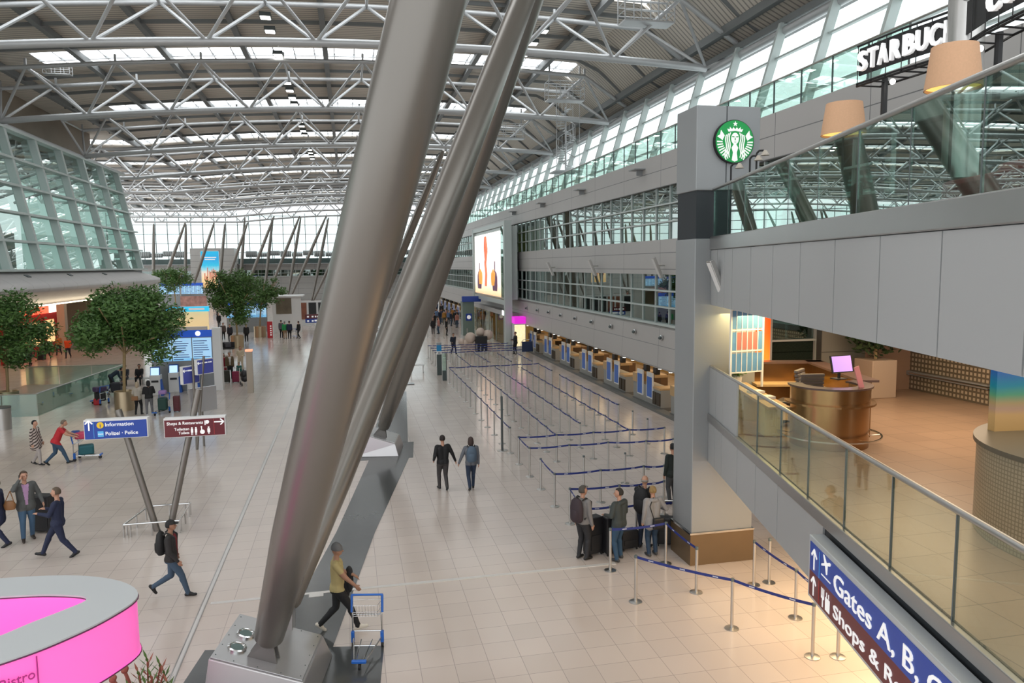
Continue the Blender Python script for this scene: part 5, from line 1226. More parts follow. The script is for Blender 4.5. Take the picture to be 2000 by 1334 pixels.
MB().box(-2.6, 1.2, .5, .7, 0, 2.6).build('mural', mat('mural_beige', (.90, .66, .36), .4, emis=.6, noise=.2, nscale=.5), o); MB().box(-2.8, 1.3, .2, .7, 2.6, 3.1).build('cyan_header', mat('cyan_glow', (.03, .48, .75), .4, emis=1.0), o); MB().box(-2.6, 1.2, -.9, -.3, 0, 1.1).build('counter', M_white, o)
s = MB(); [s.box(x, x+w_, .185, .2, 2.74, 2.96) for x, w_ in ((-1.9, .9), (-.6, 1.5))]; s.build('white_print', M_wtext, o)
p = at_z(378, 618); o = empty('photo_mural', (p.x, p.y-.4, 0), 0, 'far wide photo mural with reddish figures under the flight board', 'mural'); MB().box(-1.6, 2.0, 0, .1, 0, 3.0).build('print', mat('mural_mixed', (.50, .26, .22), .5, noise=.8, nscale=1.6), o)
M_kb = mat('kiosk_blue', (.01, .10, .48), .4)
kk = empty('check_in_kiosk'); MB().box(-.28, .28, -.2, .25, 0, 1.15).build('cabinet', M_white, kk, bevel=.03); MB().cbox((0, -.05, 1.35), (.5, .07, .5), M=Matrix.Rotation(radians(-12), 3, 'X')).build('screen_head', M_kb, kk); MB().cbox((0, -.10, 1.35), (.42, .02, .40), M=Matrix.Rotation(radians(-12), 3, 'X')).build('screen', mat('kiosk_screen', (.55, .80, .95), .4, emis=.9), kk)
MB().box(-.18, .18, -.23, -.2, .75, .86).build('printer_slot', M_black, kk); s = MB(); s.add([(.28, -.22, 0), (.42, -.22, 0), (.30, -.22, .9), (.28, -.22, .9), (.28, .1, 0), (.42, .1, 0), (.30, .1, .9), (.28, .1, .9)], [(0, 1, 2, 3), (7, 6, 5, 4), (0, 4, 5, 1), (1, 5, 6, 2), (2, 6, 7, 3), (3, 7, 4, 0)]); s.build('blue_wing', M_kb, kk)
for i, (px, py) in enumerate([(306, 772), (342, 766), (378, 768), (386, 752)]):
    o = place(kk, USED, at_z(px, py)); tag(o, 'white and blue self check-in kiosk, %s in the row right of the big tree' % ['first', 'second', 'third', 'last'][i], 'kiosk', 'self check-in kiosks')
p = at_z(528, 660); o = empty('red_banner_stand', p, 0, 'upright red banner stand with white marks, centre distance', 'banner'); MB().box(-.25, .25, -.1, .1, 0, 1.65).build('panel', mat('banner_red', (.55, .02, .03), .4), o); s = MB(); [s.box(.02, .16, -.115, -.1, .25+.22*k, .37+.22*k) for k in range(5)]; s.build('white_print', M_wtext, o)
p = at_z(505, 655); o = empty('white_shop_unit', p+Vector((1.2, 3, 0)), 0, 'white glass shop unit with brown posters in the centre distance', 'shop')
for x0, x1, y in ((0, 3.0, 0),): MB().box(x0, x1, y, y+.2, 0, 3.8).build('front_wall', M_white, o)
MB().box(-.1, 3.2, -.2, 4, 3.8, 3.95).build('roof', M_white, o); MB().box(.4, 2.0, -.06, 0, 2.0, 3.7).build('display_window', mat('brown_display', (.14, .11, .07), .4, noise=.6, nscale=1.2), o)
pu = at_z(545, 637); pv = at_z(660, 625); o = empty('poster_wall', pu, 0, 'long white framed wall of black and red-brown posters in the distance', 'poster wall'); W = pv.x-pu.x
MB().box(0, W, 0, .3, 0, 2.95).build('wall', M_white, o)
for i in range(6): x = W*i/6; MB().box(x+.12, x+W/6-.12, -.05, 0, .75, 2.75).build('poster', mat('poster_rust', (.26, .09, .05), .5, noise=.5, nscale=1) if i in (1, 2) else mat('poster_black', (.02, .02, .02), .4), o)
p = at_z(619, 640); o = empty('direction_board', p+Vector((0, -3, 0)), 0, 'low dark blue and red direction board in the distance before the poster wall', 'sign'); MB().box(-1.1, 1.0, 0, .12, .8, 1.27).build('blue_part', M_dblue, o); MB().box(-1.1, 1.0, -.02, .12, 1.27, 1.75).build('red_part', M_dred, o); MB().box(-.1, .1, 0, .1, 0, .8).build('foot', M_steel, o)
s = MB(); [s.box(a_, b_, -.03, -.0, z_, z_+.18) for a_, b_, z_ in ((-.9, -.7, .92), (-.4, -.2, .92), (-.1, .8, .95), (-.9, -.7, 1.4), (-.4, -.2, 1.4), (-.05, .1, 1.4), (.2, .35, 1.4))]; s.build('white_print', M_wtext, o)
p = at_z(812, 745); o = empty('side_table', at_z(815, 728), 0, 'small white table on the bare floor beside the pale column', 'table'); MB().box(-.45, .45, -.3, .3, .5, .55).build('tabletop', M_white, o); s = MB(); [s.box(x-.02, x+.02, y-.02, y+.02, 0, .5) for x in (-.4, .4) for y in (-.25, .25)]; s.build('leg_frame', M_white, o)
p = at_z(910, 640); o = empty('lift_tower', at_z(922, 655)+Vector((0, 0, 0)), 0, 'grey green glass lift shaft with a blue sign left of the shop', 'lift shaft'); MB().box(-.9, .25, 0, 1.4, 0, 3.4).build('glass_shaft', mat('shaft_green', (.18, .26, .23), .25, .2), o); MB().box(-.6, .0, -.06, 0, 1.5, 2.2).build('blue_sign', M_dblue, o); MB().box(-1.0, .9, -.4, -.0, 3.4, 3.95).build('direction_strip', M_dblue, o)
s = MB(); disc(s, (-.3, -.08, 1.85), .2, X_, Z_); s.build('white_symbol', M_wtext, o)
# ================================================================ people
SKIN = {'l': (.50, .27, .18), 'm': (.36, .19, .12), 'd': (.20, .10, .06)}
def ik(a, c, l1, l2, pole):
    a, c = Vector(a), Vector(c); d = c-a; L = min(d.length, (l1+l2)*.995); d.normalize(); c = a+d*L
    x = (l1*l1-l2*l2+L*L)/(2*L); h = sqrt(max(0, l1*l1-x*x)); p = Vector(pole)-d*Vector(pole).dot(d); p.normalize()
    return a+d*x+p*h, c
POSES = {
 'stand': dict(R=(.10, .02, .08, 0), L=(-.10, -.02, .08, 0), HR=(.25, .06, .82), HL=(-.25, .04, .82), pz=.93),
 'stand2': dict(R=(.13, .06, .08, 0), L=(-.13, -.05, .08, 0), HR=(.20, .28, 1.10), HL=(-.20, .26, 1.08), pz=.925),
 'walk': dict(R=(.06, .36, .09, .25), L=(-.06, -.34, .15, -.7), HR=(.24, -.18, .90), HL=(-.24, .26, .95), pz=.885),
 'walk2': dict(R=(.06, -.32, .17, -.8), L=(-.06, .36, .09, .3), HR=(.22, .25, .98), HL=(-.25, -.20, .90), pz=.885),
 'step': dict(R=(.07, .16, .08, 0), L=(-.07, -.18, .11, -.4), HR=(.24, .0, .84), HL=(-.24, .10, .86), pz=.915),
}
def person(px, py, h, yaw, pose, top, bottom, shoes, label, skin='l', inner=None, sleeve='long', hair='short', hairc=(.03, .02, .015), hem=.86, hy=0, hp=0, lean=0, fine=True, headwear=None, pose_over=None, girth=1.0, group=None, cloth=None, loc=None, stripes=None, hood=False):
    s = h/1.75; P = dict(POSES[pose]); P.update(pose_over or {})
    root = empty('person', loc if loc is not None else at_z(px, py), radians(yaw), label, 'person', group)
    segs = []   # p, q, r1, r2, label
    def seg(p, q, r1, r2, lb):
        k_ = 1.14 if lb in ('uarm', 'farm', 'thigh', 'shin') else (1.06 if lb == 'torso' else 1.0); segs.append((Vector(p), Vector(q), r1*k_, r2*k_, lb))
    pz = P['pz']; lv = Vector((0, sin(lean), cos(lean)))
    def up(x, y, z):  # torso frame, leaning about the pelvis
        v = Vector((0, 0, pz)); return v+Vector((x, 0, 0))+lv*(z-.93)+Vector((0, cos(lean), -sin(lean)))*y
    g = girth*1.07
    seg(up(-.07, 0, .95), up(.07, 0, .95), .115*g, .115*g, 'pelvis'); 
    for sx in (-1, 1):
        seg(up(sx*.065, .0, 1.02), up(sx*.095, .0, 1.33), .10*g, .112, 'torso'); seg(up(sx*.03, -.01, 1.36), up(sx*.165, -.01, 1.405), .075, .062, 'torso')
        seg(up(sx*.06, -.03, .93), up(sx*.06, -.04, .90), .10*g, .10*g, 'pelvis')
    seg(up(0, .015, 1.0), up(0, .015, 1.3), .105*g, .105, 'torso')
    if hem < .84:
        for sx in (-1, 1): seg(up(sx*.05, 0, .95), up(sx*.07, 0, hem+.08), .125*g, .13*g, 'coat')
    seg(up(0, -.01, 1.40), up(0, .005, 1.53), .055, .050, 'neck')
    if hood: seg(up(-.06, -.075, 1.42), up(.06, -.075, 1.42), .05, .05, 'torso')
    hands = []
    for sx, key in ((1, 'HR'), (-1, 'HL')):
        sh_ = up(sx*.185, -.01, 1.395); t = Vector(P[key]); el, wr_ = ik(sh_, t, .285, .255, (sx*.35, -1, -.25) if t.z < 1.2 else (sx*.6, -.1, -1))
        tr_ = .052 if sleeve == 'long' else .045
        seg(sh_, el, .060, tr_, 'uarm'); seg(el, wr_, tr_-.004, .034 if sleeve == 'long' else .027, 'farm')
        d = (wr_-el).normalized(); d2 = Vector((0, .35, -.9)) if d.z < -.4 else d; d2 = (d+d2*.4).normalized()
        side = Vector((0, 1, 0)) if abs(d.z) > .6 else Vector((-sx, 0, 0)); side = (side-d2*side.dot(d2)).normalized(); nrm = d2.cross(side)
        pe = wr_+d2*.075
        seg(wr_, pe-side*.015, .026, .024, 'hand'); seg(wr_+d2*.02, pe+side*.018, .022, .022, 'hand')
        if fine:
            for k in range(4):
                o_ = side*(.030-.020*k); a = pe+o_; L_ = (.062, .072, .068, .052)[k]; b = a+d2*L_*.55-nrm*.006*sx; c = b+(d2-nrm*.5*sx).normalized()*L_*.5
                seg(a, b, .0095, .009, 'hand'); seg(b, c, .009, .008, 'hand')
            a = wr_+d2*.02+side*.028; b = a+(d2*.6+side*.8).normalized()*.035; seg(a, b, .012, .011, 'hand'); seg(b, b+d2*.03, .010, .009, 'hand')
        else: seg(pe, pe+d2*.06, .022, .016, 'hand')
    for sx, key in ((1, 'R'), (-1, 'L')):
        ax, ay, az, fp_ = P[key]; hip = up(sx*.085, 0, .92); kn, an = ik(hip, (ax, ay, az), .435, .42, (sx*.1, 1, 0))
        seg(hip, kn, .092*g, .060, 'thigh'); seg(kn, an, .060, .044, 'shin'); seg(kn.lerp(an, .2)+Vector((0, -.015, 0)), kn.lerp(an, .5), .055, .048, 'shin')
        fd_ = Vector((sx*.12, cos(fp_), sin(fp_))).normalized(); up_ = Vector((0, -sin(fp_), cos(fp_)))
        heel = an-fd_*.045-up_*.035; toe = an+fd_*.155-up_*.045
        seg(an-up_*.01, heel+fd_*.01, .045, .040, 'foot'); seg(heel, toe, .038, .032, 'foot'); seg(an, toe-fd_*.05, .042, .036, 'foot')
    # head
    hc = up(0, .02, 1.63); Rh = Matrix.Rotation(radians(hy), 3, 'Z') @ Matrix.Rotation(radians(hp), 3, 'X')
    def hv(x, y, z): return hc+Rh @ Vector((x, y, z))
    vs = .0115 if fine else .022
    mb = MB()
    for p, q, r1, r2, lb in segs:
        n, k = (12, 6)
        mb.ball(p, r1, n=n, k=k); mb.ball(q, r2, n=n, k=k); mb.tube(p, q, r1, n, r2)
    mb.ball(hc, .076, .096, .108, 16, 12, M=Rh); mb.ball(hv(0, .035, -.062), .052, .055, .05, 12, 8, M=Rh); mb.tube(hv(0, .088, .0), hv(0, .112, -.028), .010, 8, .016)
    mb.ball(hv(0, .112, -.028), .015, n=8, k=6); mb.ball(hv(0, .085, -.062), .022, .012, .010, 8, 6, M=Rh)
    for sx in (-1, 1): mb.ball(hv(sx*.078, -.005, -.012), .014, .022, .032, 8, 6, M=Rh); mb.ball(hv(sx*.03, .083, .018), .018, .010, .008, 8, 6, M=Rh)
    me = bpy.data.meshes.new('tmp'); me.from_pydata(mb.v, [], mb.f); ob_ = bpy.data.objects.new('tmp', me); COL.objects.link(ob_)
    r = ob_.modifiers.new('r', 'REMESH'); r.mode = 'VOXEL'; r.voxel_size = vs; r.use_smooth_shade = True
    sm = ob_.modifiers.new('s', 'SMOOTH'); sm.factor = .5; sm.iterations = 2
    me2 = bpy.data.meshes.new_from_object(ob_.evaluated_get(bpy.context.evaluated_depsgraph_get())); bpy.data.objects.remove(ob_); bpy.data.meshes.remove(me)
    nf = len(me2.polygons); cc = np.empty(nf*3); me2.polygons.foreach_get('center', cc); cc = cc.reshape(-1, 3)
    lbs = []; D = []
    for p, q, r1, r2, lb in segs:
        p = np.array(p); q = np.array(q); d = q-p; t = np.clip(((cc-p) @ d)/max(1e-9, d @ d), 0, 1); dist = np.linalg.norm(cc-p-t[:, None]*d, axis=1)-(r1+(r2-r1)*t); D.append(dist); lbs.append((lb, t))
    H_ = np.array(hc); D.append(np.linalg.norm((cc-H_)/np.array([1, 1, 1.1]), axis=1)-.098); lbs.append(('head', None))
    D = np.array(D); idx = D.argmin(0); out = np.zeros(nf, int)   # 0 skin 1 top 2 bottom 3 shoes 4 inner 5 dark 6 stripe
    ly = (cc-np.array([0, 0, pz])) @ np.array(lv)+.93
    for i, (lb, t) in enumerate(lbs):
        m_ = idx == i
        if lb in ('torso', 'coat'): out[m_] = 1
        elif lb == 'pelvis': out[m_] = np.where(ly[m_] > hem, 1, 2)
        elif lb == 'uarm': out[m_] = 1 if sleeve == 'long' else np.where(t[m_] < .62, 1, 0)
        elif lb == 'farm': out[m_] = 1 if sleeve == 'long' else 0
        elif lb == 'thigh': out[m_] = np.where(ly[m_] > hem, 1, 2)
        elif lb == 'shin': out[m_] = 2
        elif lb == 'foot': out[m_] = 3
        elif lb == 'neck': out[m_] = 0
    if inner:
        fwd = cc[:, 1]-(ly-.93)*sin(lean); m_ = (out == 1) & (abs(cc[:, 0]) < .028+.045*np.clip((ly-1.0)/.4, 0, 1)) & (fwd > .05) & (ly > .93); out[m_] = 4
    if stripes: m_ = (out == 1) & ((np.floor((cc[:, 0]*.8+cc[:, 2])/.055) % 2) == 0); out[m_] = 6
    for sx in (-1, 1):
        e = np.array(hv(sx*.03, .09, .008)); m_ = np.linalg.norm((cc-e)*np.array([1, .6, 1.6]), axis=1) < .013; out[m_] = 5
    e = np.array(hv(0, .1, -.062)); m_ = np.linalg.norm((cc-e)*np.array([.6, .5, 2]), axis=1) < .013; out[m_] = 7
    def cm(nm, c, ro=.75): return mat('%s_%d_%d_%d' % (nm, c[0]*255, c[1]*255, c[2]*255), c, ro, noise=.12, nscale=6)
    for mt in (cm('skin', SKIN[skin], .5), cm('cloth', top), cm('cloth', bottom), cm('shoe', shoes, .5), cm('cloth', inner or top), cm('eye', (.03, .02, .02), .4), cm('cloth', stripes or top), cm('lip', (SKIN[skin][0]*.8, SKIN[skin][1]*.55, SKIN[skin][2]*.55), .5)): me2.materials.append(mt)
    me2.polygons.foreach_set('material_index', out.tolist()); me2.name = 'body'
    me2.polygons.foreach_set('use_smooth', [True]*nf)
    body = bpy.data.objects.new('body', me2); COL.objects.link(body); body.parent = root
    M_h = cm('hair', hairc, .7)
    if hair and not (headwear and headwear[0] == 'beanie'):
        hb = MB(); c0 = hv(0, -.012, .012); n, k = 20, 14; vs_, keep = [], []
        for j in range(k+1):
            t = pi*j/k
            for i in range(n):
                a = 2*pi*i/n; v = Vector((.085*sin(t)*cos(a), .100*sin(t)*sin(a), .110*cos(t))); ok = (v.z > .055) or (v.y < .005 and v.z > -.055-(.05 if hair == 'long' else 0)) or (v.y < .03 and v.z > -.005)
                if hair == 'bald' : ok = (v.z < .02 and v.y < .015 and v.z > -.06)
                keep.append(ok); vs_.append(c0+Rh @ v)
        fs = [(j*n+i, (j+1)*n+i, (j+1)*n+(i+1) % n, j*n+(i+1) % n) for j in range(k) for i in range(n)]; fs = [f for f in fs if all(keep[q] for q in f)]
        hb.add(vs_, fs)
        if hair == 'long': hb.ball(hv(0, -.075, -.07), .075, .045, .12, 14, 10, M=Rh); [hb.ball(hv(sx*.068, -.02, -.06), .025, .04, .09, 8, 8, M=Rh) for sx in (-1, 1)]
        if hair == 'bun': hb.ball(hv(0, -.105, .04), .045)
        o = hb.build('hair', M_h, root, smooth=True); sd = o.modifiers.new('solid', 'SOLIDIFY'); sd.thickness = .012; sd.offset = 0
    if headwear:
        hb = MB(); n, k = 20, 12; kind, col_ = headwear if isinstance(headwear, tuple) else (headwear, (.1, .1, .1))
        zmin = .0 if kind == 'beanie' else .035; vs_ = []; fs = []
        for j in range(k//2+2):
            t = pi*j/k
            for i in range(n):
                a = 2*pi*i/n; b_ = .02 if kind == 'beanie' else 0; v = Vector((.092*sin(t)*cos(a), .108*sin(t)*sin(a)-b_*cos(t), (.118+b_)*cos(t))); v.z = max(v.z, zmin-.01); vs_.append(hv(0, -.005, .008)+Rh @ v)
        fs = [(j*n+i, (j+1)*n+i, (j+1)*n+(i+1) % n, j*n+(i+1) % n) for j in range(k//2+1) for i in range(n)]; hb.add(vs_, fs)
        if kind == 'cap':
            q = [hv(.085*cos(a), .07+.09*sin(a), .045-.012*sin(a)) for a in [pi*i/10 for i in range(11)]]; hb.add([v+Vector((0, 0, .006)) for v in q]+q, [tuple(range(11)), tuple(range(11, 22))[::-1]]+[(i, 11+i, 12+i, i+1) for i in range(10)])
        o = hb.build('cap' if kind == 'cap' else kind, cm('cloth', col_), root, smooth=True); sd = o.modifiers.new('solid', 'SOLIDIFY'); sd.thickness = .01
    root.scale = (s, s, s)
    return root
def attach(root, local): 
    M = Matrix.Translation(root.location) @ Euler(root.rotation_euler).to_matrix().to_4x4() @ Matrix.Diagonal((*root.scale, 1)); return M @ Vector(local)
def backpack(root, label, col, z=1.22, sc=1.0, y=-.2):
    o = empty('backpack', attach(root, (0, y, z)), root.rotation_euler.z, label, 'backpack'); o.scale = (sc,)*3; m_ = mat('pack_%d' % (col[0]*999), col, .7)
    MB().lathe([(0, -.26), (.12, -.26), (.165, -.2), (.17, .05), (.13, .2), (.06, .26), (0, .265)], n=20, sy=.62).build('bag_body', m_, o, smooth=True)
    MB().lathe([(0, -.18), (.09, -.18), (.115, -.12), (.11, .02), (.06, .06), (0, .06)], c=(0, -.07, -.03), n=16, sy=.55).build('front_pocket', m_, o, smooth=True)
    s = MB(); s.path([(0, 0, .25), (.0, .0, .30), (.04, 0, .30), (.04, 0, .25)], .01, 6)
    for sx in (-1, 1): s.path([(sx*.09, .08, .2), (sx*.12, .16, .25), (sx*.13, .32, .14), (sx*.14, .30, -.05), (sx*.14, .10, -.2)], .018, 6)
    s.build('strap', mat('strap_black', (.02, .02, .02), .7), o); return o
def suitcase(p, rz, label, col=(.012, .012, .014), w_=.46, d=.28, h=.72, handle=.3, group=None):
    o = empty('suitcase', (p.x, p.y, 0), rz, label, 'suitcase', group); m_ = mat('case_%d_%d' % (col[0]*999, col[1]*999), col, .5)
    MB().box(-w_/2, w_/2, -d/2, d/2, .05, h).build('shell', m_, o, bevel=.035)
    s = MB(); [s.tube((x, -d/2+.03, .035), (x+.025, -d/2+.03, .035), .035, 10) for x in (-w_/2+.03, w_/2-.055)]; [s.tube((x, d/2-.03, .035), (x+.025, d/2-.03, .035), .035, 10) for x in (-w_/2+.03, w_/2-.055)]; s.build('wheel', M_rub, o)
    s = MB(); s.box(-w_/2+.05, w_/2-.05, -d/2-.02, -d/2, .15, h*.55); s.build('front_pocket', m_, o, bevel=.01)
    if handle:
        s = MB()
        for x in (-.09, .09): s.tube((x, d/2-.05, h-.02), (x, d/2-.05, h+handle), .009, 6)
        s.tube((-.10, d/2-.05, h+handle), (.10, d/2-.05, h+handle), .014, 8); s.build('pull_handle', M_steel, o)
    return o
def trolley(p, rz, label, fine=True, load=None, group=None):
    o = empty('luggage_trolley', (p.x, p.y, 0), rz, label, 'trolley', group); s = MB()   # forward = +Y, handle at y=0
    for sx in (-.27, .27): s.path([(sx, 0, .16), (sx, 0, .62), (sx, -.05, .96)], .016, 8)
    for z in (.30, .62): s.tube((-.27, 0, z), (.27, 0, z), .012, 8)
    s.path([(-.27, 0, .20), (-.20, .3, .17), (-.09, .82, .13), (.09, .82, .13), (.20, .3, .17), (.27, 0, .20)], .015, 8)
    s.tube((-.20, .3, .17), (.20, .3, .17), .012, 8); s.path([(-.10, .1, .18), (-.06, .8, .14)], .010, 6); s.path([(.10, .1, .18), (.06, .8, .14)], .010, 6)
    s.build('frame', M_chrome, o, smooth=True)
    s = MB(); s.tube((-.29, -.05, .97), (.29, -.05, .97), .020, 10); 
    for sx in (-.28, .28): s.tube((sx, -.05, .97), (sx, .0, .66), .024, 10)
    s.build('blue_handle', mat('trolley_blue', (.02, .13, .50), .35), o, smooth=True)
    s = MB()
    for z in (.66, .74, .86): s.path([(-.25, 0, z), (-.22, .17, z), (.22, .17, z), (.25, 0, z)], .005, 5)
    for k in range(9): x = -.22+.055*k; s.path([(x, 0, .66), (x, .16, .66), (x, .17, .86)], .0035, 5)
    s.path([(-.25, 0, .90), (.25, 0, .90)], .005, 5); s.build('wire_basket', M_chrome, o)
    s = MB(); s.cbox((0, .84, .16), (.26, .06, .06)); [s.cbox((sx*.27, .02, .20), (.06, .08, .22)) for sx in (-1, 1)]; s.build('blue_bumper', mat('trolley_blue', (.02, .13, .50), .35), o, bevel=.015)
    for x, y in ((-.27, .02), (.27, .02), (0, .80)):
        MB().tube((x-.018, y, .06), (x+.018, y, .06), .06, 16).build('wheel', M_rub, o)
    return o
def load(p, rz, label, col, sz, z0):
    o = MB().box(-sz[0]/2, sz[0]/2, -sz[1]/2, sz[1]/2, 0, sz[2]).build('travel_bag', mat('bag_%d_%d' % (col[0]*999, col[2]*999), col, .6), bevel=.06); o.location = (p.x, p.y, z0); o.rotation_euler.z = rz; return tag(o, label, 'bag')
BLK = (.008, .008, .009); NAVY = (.012, .018, .05); JEAN = (.045, .08, .125); DK = (.02, .022, .025)
DE = degrees = math.degrees
# ---- foreground
a = person(662, 1233, 1.80, -90, 'walk', (.42, .34, .15), BLK, (.72, .66, .56), 'man in a grey beanie and sand T-shirt pushing an empty trolley', skin='m', sleeve='short', headwear=('beanie', (.13, .13, .13)), hem=.88, hairc=BLK,
           pose_over=dict(HR=(.18, .34, .92), HL=(-.22, .30, .98)), hp=-4)
# walking right: forward(+Y local) -> +X world
fd2 = at_z(704, 1303)-at_z(719, 1262)
ct = trolley(at_z(719, 1262), atan2(-fd2.x, fd2.y), 'empty steel luggage trolley with blue handle in front of the man in the beanie')
o = empty('jacket', attach(a, (-.26, .22, .98)), a.rotation_euler.z, 'black jacket hung over the arm of the man in the beanie', 'jacket')
s = MB(); s.ball((0, 0, .05), .09, .07, .12); s.ball((0, .0, -.12), .065, .08, .25); s.ball((.0, -.06, -.28), .045, .07, .2); s.build('cloth', mat('jacket_black', (.015, .015, .017), .8), o, smooth=True)
a = person(340, 1165, 1.74, -90, 'walk', (.020, .018, .017), JEAN, BLK, 'man in black cap and leather jacket walking right with a backpack', skin='m', inner=(.16, .01, .015), headwear=('cap', (.015, .015, .013)), hem=.87, hairc=BLK,
           pose_over=dict(HR=(.22, .16, .86), HL=(-.23, .02, .88), L=(-.06, -.42, .24, -1.0), R=(.06, .30, .08, .05)))
backpack(a, 'black backpack on the man with the black cap', (.012, .012, .012), sc=.95)
a = person(118, 1088, 1.80, 90, 'walk', NAVY, NAVY, BLK, 'man in a navy suit striding left, talking', skin='l', inner=(.7, .7, .72), hairc=(.10, .07, .045), hem=.80, pose_over=dict(HR=(.18, .30, 1.15), HL=(-.14, .34, 1.13), R=(.06, .40, .09, .2), L=(-.06, -.36, .12, -.5)), lean=-.03)
a = person(56, 1054, 1.84, -150, 'stand', (.085, .09, .088), (.05, .105, .18), (.03, .02, .015), 'man in grey jacket and lilac shirt talking on a phone', skin='l', inner=(.42, .25, .42), hairc=(.06, .035, .02), hem=.78, girth=1.08,
           pose_over=dict(HR=(.13, .16, 1.56), HL=(-.34, .12, .92), R=(.12, .10, .08, 0), L=(-.10, -.08, .08, 0)), hy=12)
o = empty('mobile_phone', attach(a, (.115, .10, 1.62)), a.rotation_euler.z, 'mobile phone held to the ear of the man in the grey jacket', 'phone'); MB().cbox((0, 0, 0), (.012, .06, .12)).build('casing', M_black, o)
suitcase(at_z(87, 1038), radians(-15), 'very large black suitcase between the phone man and the suited man', w_=.55, d=.34, h=1.02, handle=0)
a = person(2, 1068, 1.78, 95, 'step', NAVY, NAVY, BLK, 'person in a navy coat cut off by the left edge, carrying a brown bag', hem=.62, hairc=(.05, .03, .02))
o = empty('shoulder_bag', attach(a, (.0, -.26, 1.05)), 0, 'brown leather shoulder bag at the left edge', 'bag'); MB().lathe([(0, -.12), (.12, -.12), (.15, 0), (.1, .1), (0, .11)], n=16, sy=.5).build('bag_body', mat('tan_leather', (.24, .11, .04), .5), o, smooth=True); MB().path([(-.1, 0, .08), (0, .08, .34), (.1, 0, .08)], .012, 6).build('strap', mat('tan_leather', (.24, .11, .04), .5), o)
person(73, 908, 1.66, -100, 'step', (.06, .045, .04), (.40, .36, .34), BLK, 'woman in a striped poncho walking beside the man in red', hairc=BLK, hem=.66, stripes=(.50, .42, .38), girth=1.25)
a = person(112, 908, 1.74, -75, 'walk', (.48, .02, .03), (.035, .075, .13), BLK, 'man in a red shirt leaning on a loaded trolley', hairc=(.16, .12, .09), sleeve='short', hem=.86, lean=.42, hp=-10, girth=1.12, pose_over=dict(HR=(.20, .62, 1.02), HL=(-.20, .62, 1.02)))
p = at_z(150, 898); trolley(p, radians(-90), 'loaded luggage trolley pushed by the man in red')
load(p+Vector((.35, 0, 0)), .3, 'teal holdall on the base of the trolley before the man in red', (.01, .10, .12), (.5, .4, .35), .2)
load(p+Vector((.22, -.05, 0)), .1, 'pink folded bag on top of the load of the trolley before the man in red', (.55, .05, .12), (.4, .35, .25), .80)
load(p+Vector((-.0, .02, 0)), .2, 'dark blue bag in the basket of the trolley before the man in red', (.02, .06, .25), (.3, .4, .2), .88)
# ---- couple
a = person(866, 957, 1.77, 8, 'walk2', BLK, (.05, .045, .045), BLK, 'man in black holding hands with the woman beside him, walking away', hairc=(.02, .012, .01), hem=.86, pose_over=dict(HR=(.42, .02, .86), HL=(-.26, .10, .95), L=(-.08, .16, .08, 0), R=(.08, -.16, .12, -.4), pz=.915))
b = person(921, 956, 1.70, -2, 'step', (.13, .14, .16), (.02, .035, .07), BLK, 'woman with grey backpack holding hands with the man in black', hairc=(.05, .03, .025), hair='long', hem=.84, pose_over=dict(HL=(-.40, .04, .86)))
backpack(b, 'blue grey backpack on the woman of the hand-holding couple', (.08, .12, .17), sc=.95)
# ---- queueing travellers
a = person(1138, 1092, 1.80, -60, 'stand', (.20, .19, .185), (.022, .022, .025), BLK, 'man in a grey top with a dark backpack, leftmost of the queueing group', hairc=(.07, .06, .05), hem=.88, hy=-15, hood=True)
backpack(a, 'dark red and black backpack on the leftmost queueing man', (.035, .022, .028), sc=1.1)
suitcase(at_z(1158, 1082), radians(20), 'upright black suitcase right of the leftmost queueing man', h=.95, handle=0, w_=.42)
a = person(1209, 1094, 1.76, 28, 'stand2', (.045, .055, .052), (.03, .075, .135), (.05, .05, .05), 'man in a dark green hoodie and jeans seen from behind', hairc=(.025, .02, .015), hem=.85, hy=40, hood=True, girth=1.08)
suitcase(at_z(1192, 1082), radians(10), 'slim black suitcase left of the man in the dark green hoodie', h=.95, handle=0, w_=.35)
suitcase(at_z(1226, 1072), radians(10), 'low black suitcase seen between the legs of the man in the green hoodie', h=.5, handle=0)
a = person(1258, 1070, 1.84, -45, 'stand', BLK, (.012, .018, .035), BLK, 'bald man in a black T-shirt with a black backpack', hair='bald', hairc=(.30, .27, .24), sleeve='short', hem=.86, girth=1.1, pose_over=dict(HL=(-.05, .35, 1.2)), hp=-8)
backpack(a, 'black backpack on the bald queueing man', (.010, .010, .011), sc=1.15)
a = person(1274, 1085, 1.72, 4, 'stand', (.30, .29, .28), (.02, .045, .085), (.05, .05, .05), 'blonde woman in a grey hooded jacket seen from behind', hairc=(.30, .19, .07), hair='bun', hem=.72, hood=True, pose_over=dict(HR=(.34, .20, 1.10)), girth=1.08)
o = empty('shoulder_bag', attach(a, (.06, -.20, .86)), a.rotation_euler.z, 'black shoulder bag on the back of the blonde woman', 'bag'); MB().box(-.15, .15, -.05, .05, -.13, .15).build('bag_body', M_black, o, bevel=.04); MB().path([(-.12, 0, .12), (-.2, .06, .42), (-.08, .12, .62)], .012, 6).build('strap', M_black, o)
suitcase(at_z(1306, 1064), radians(-20), 'big black suitcase with a raised handle beside the pillar', h=.72, w_=.6, handle=.38)
person(1313, 984, 1.80, 12, 'stand', (.012, .02, .018), (.05, .055, .06), BLK, 'man in dark clothes half hidden behind the pillar', hairc=BLK, hem=.82, girth=1.1)
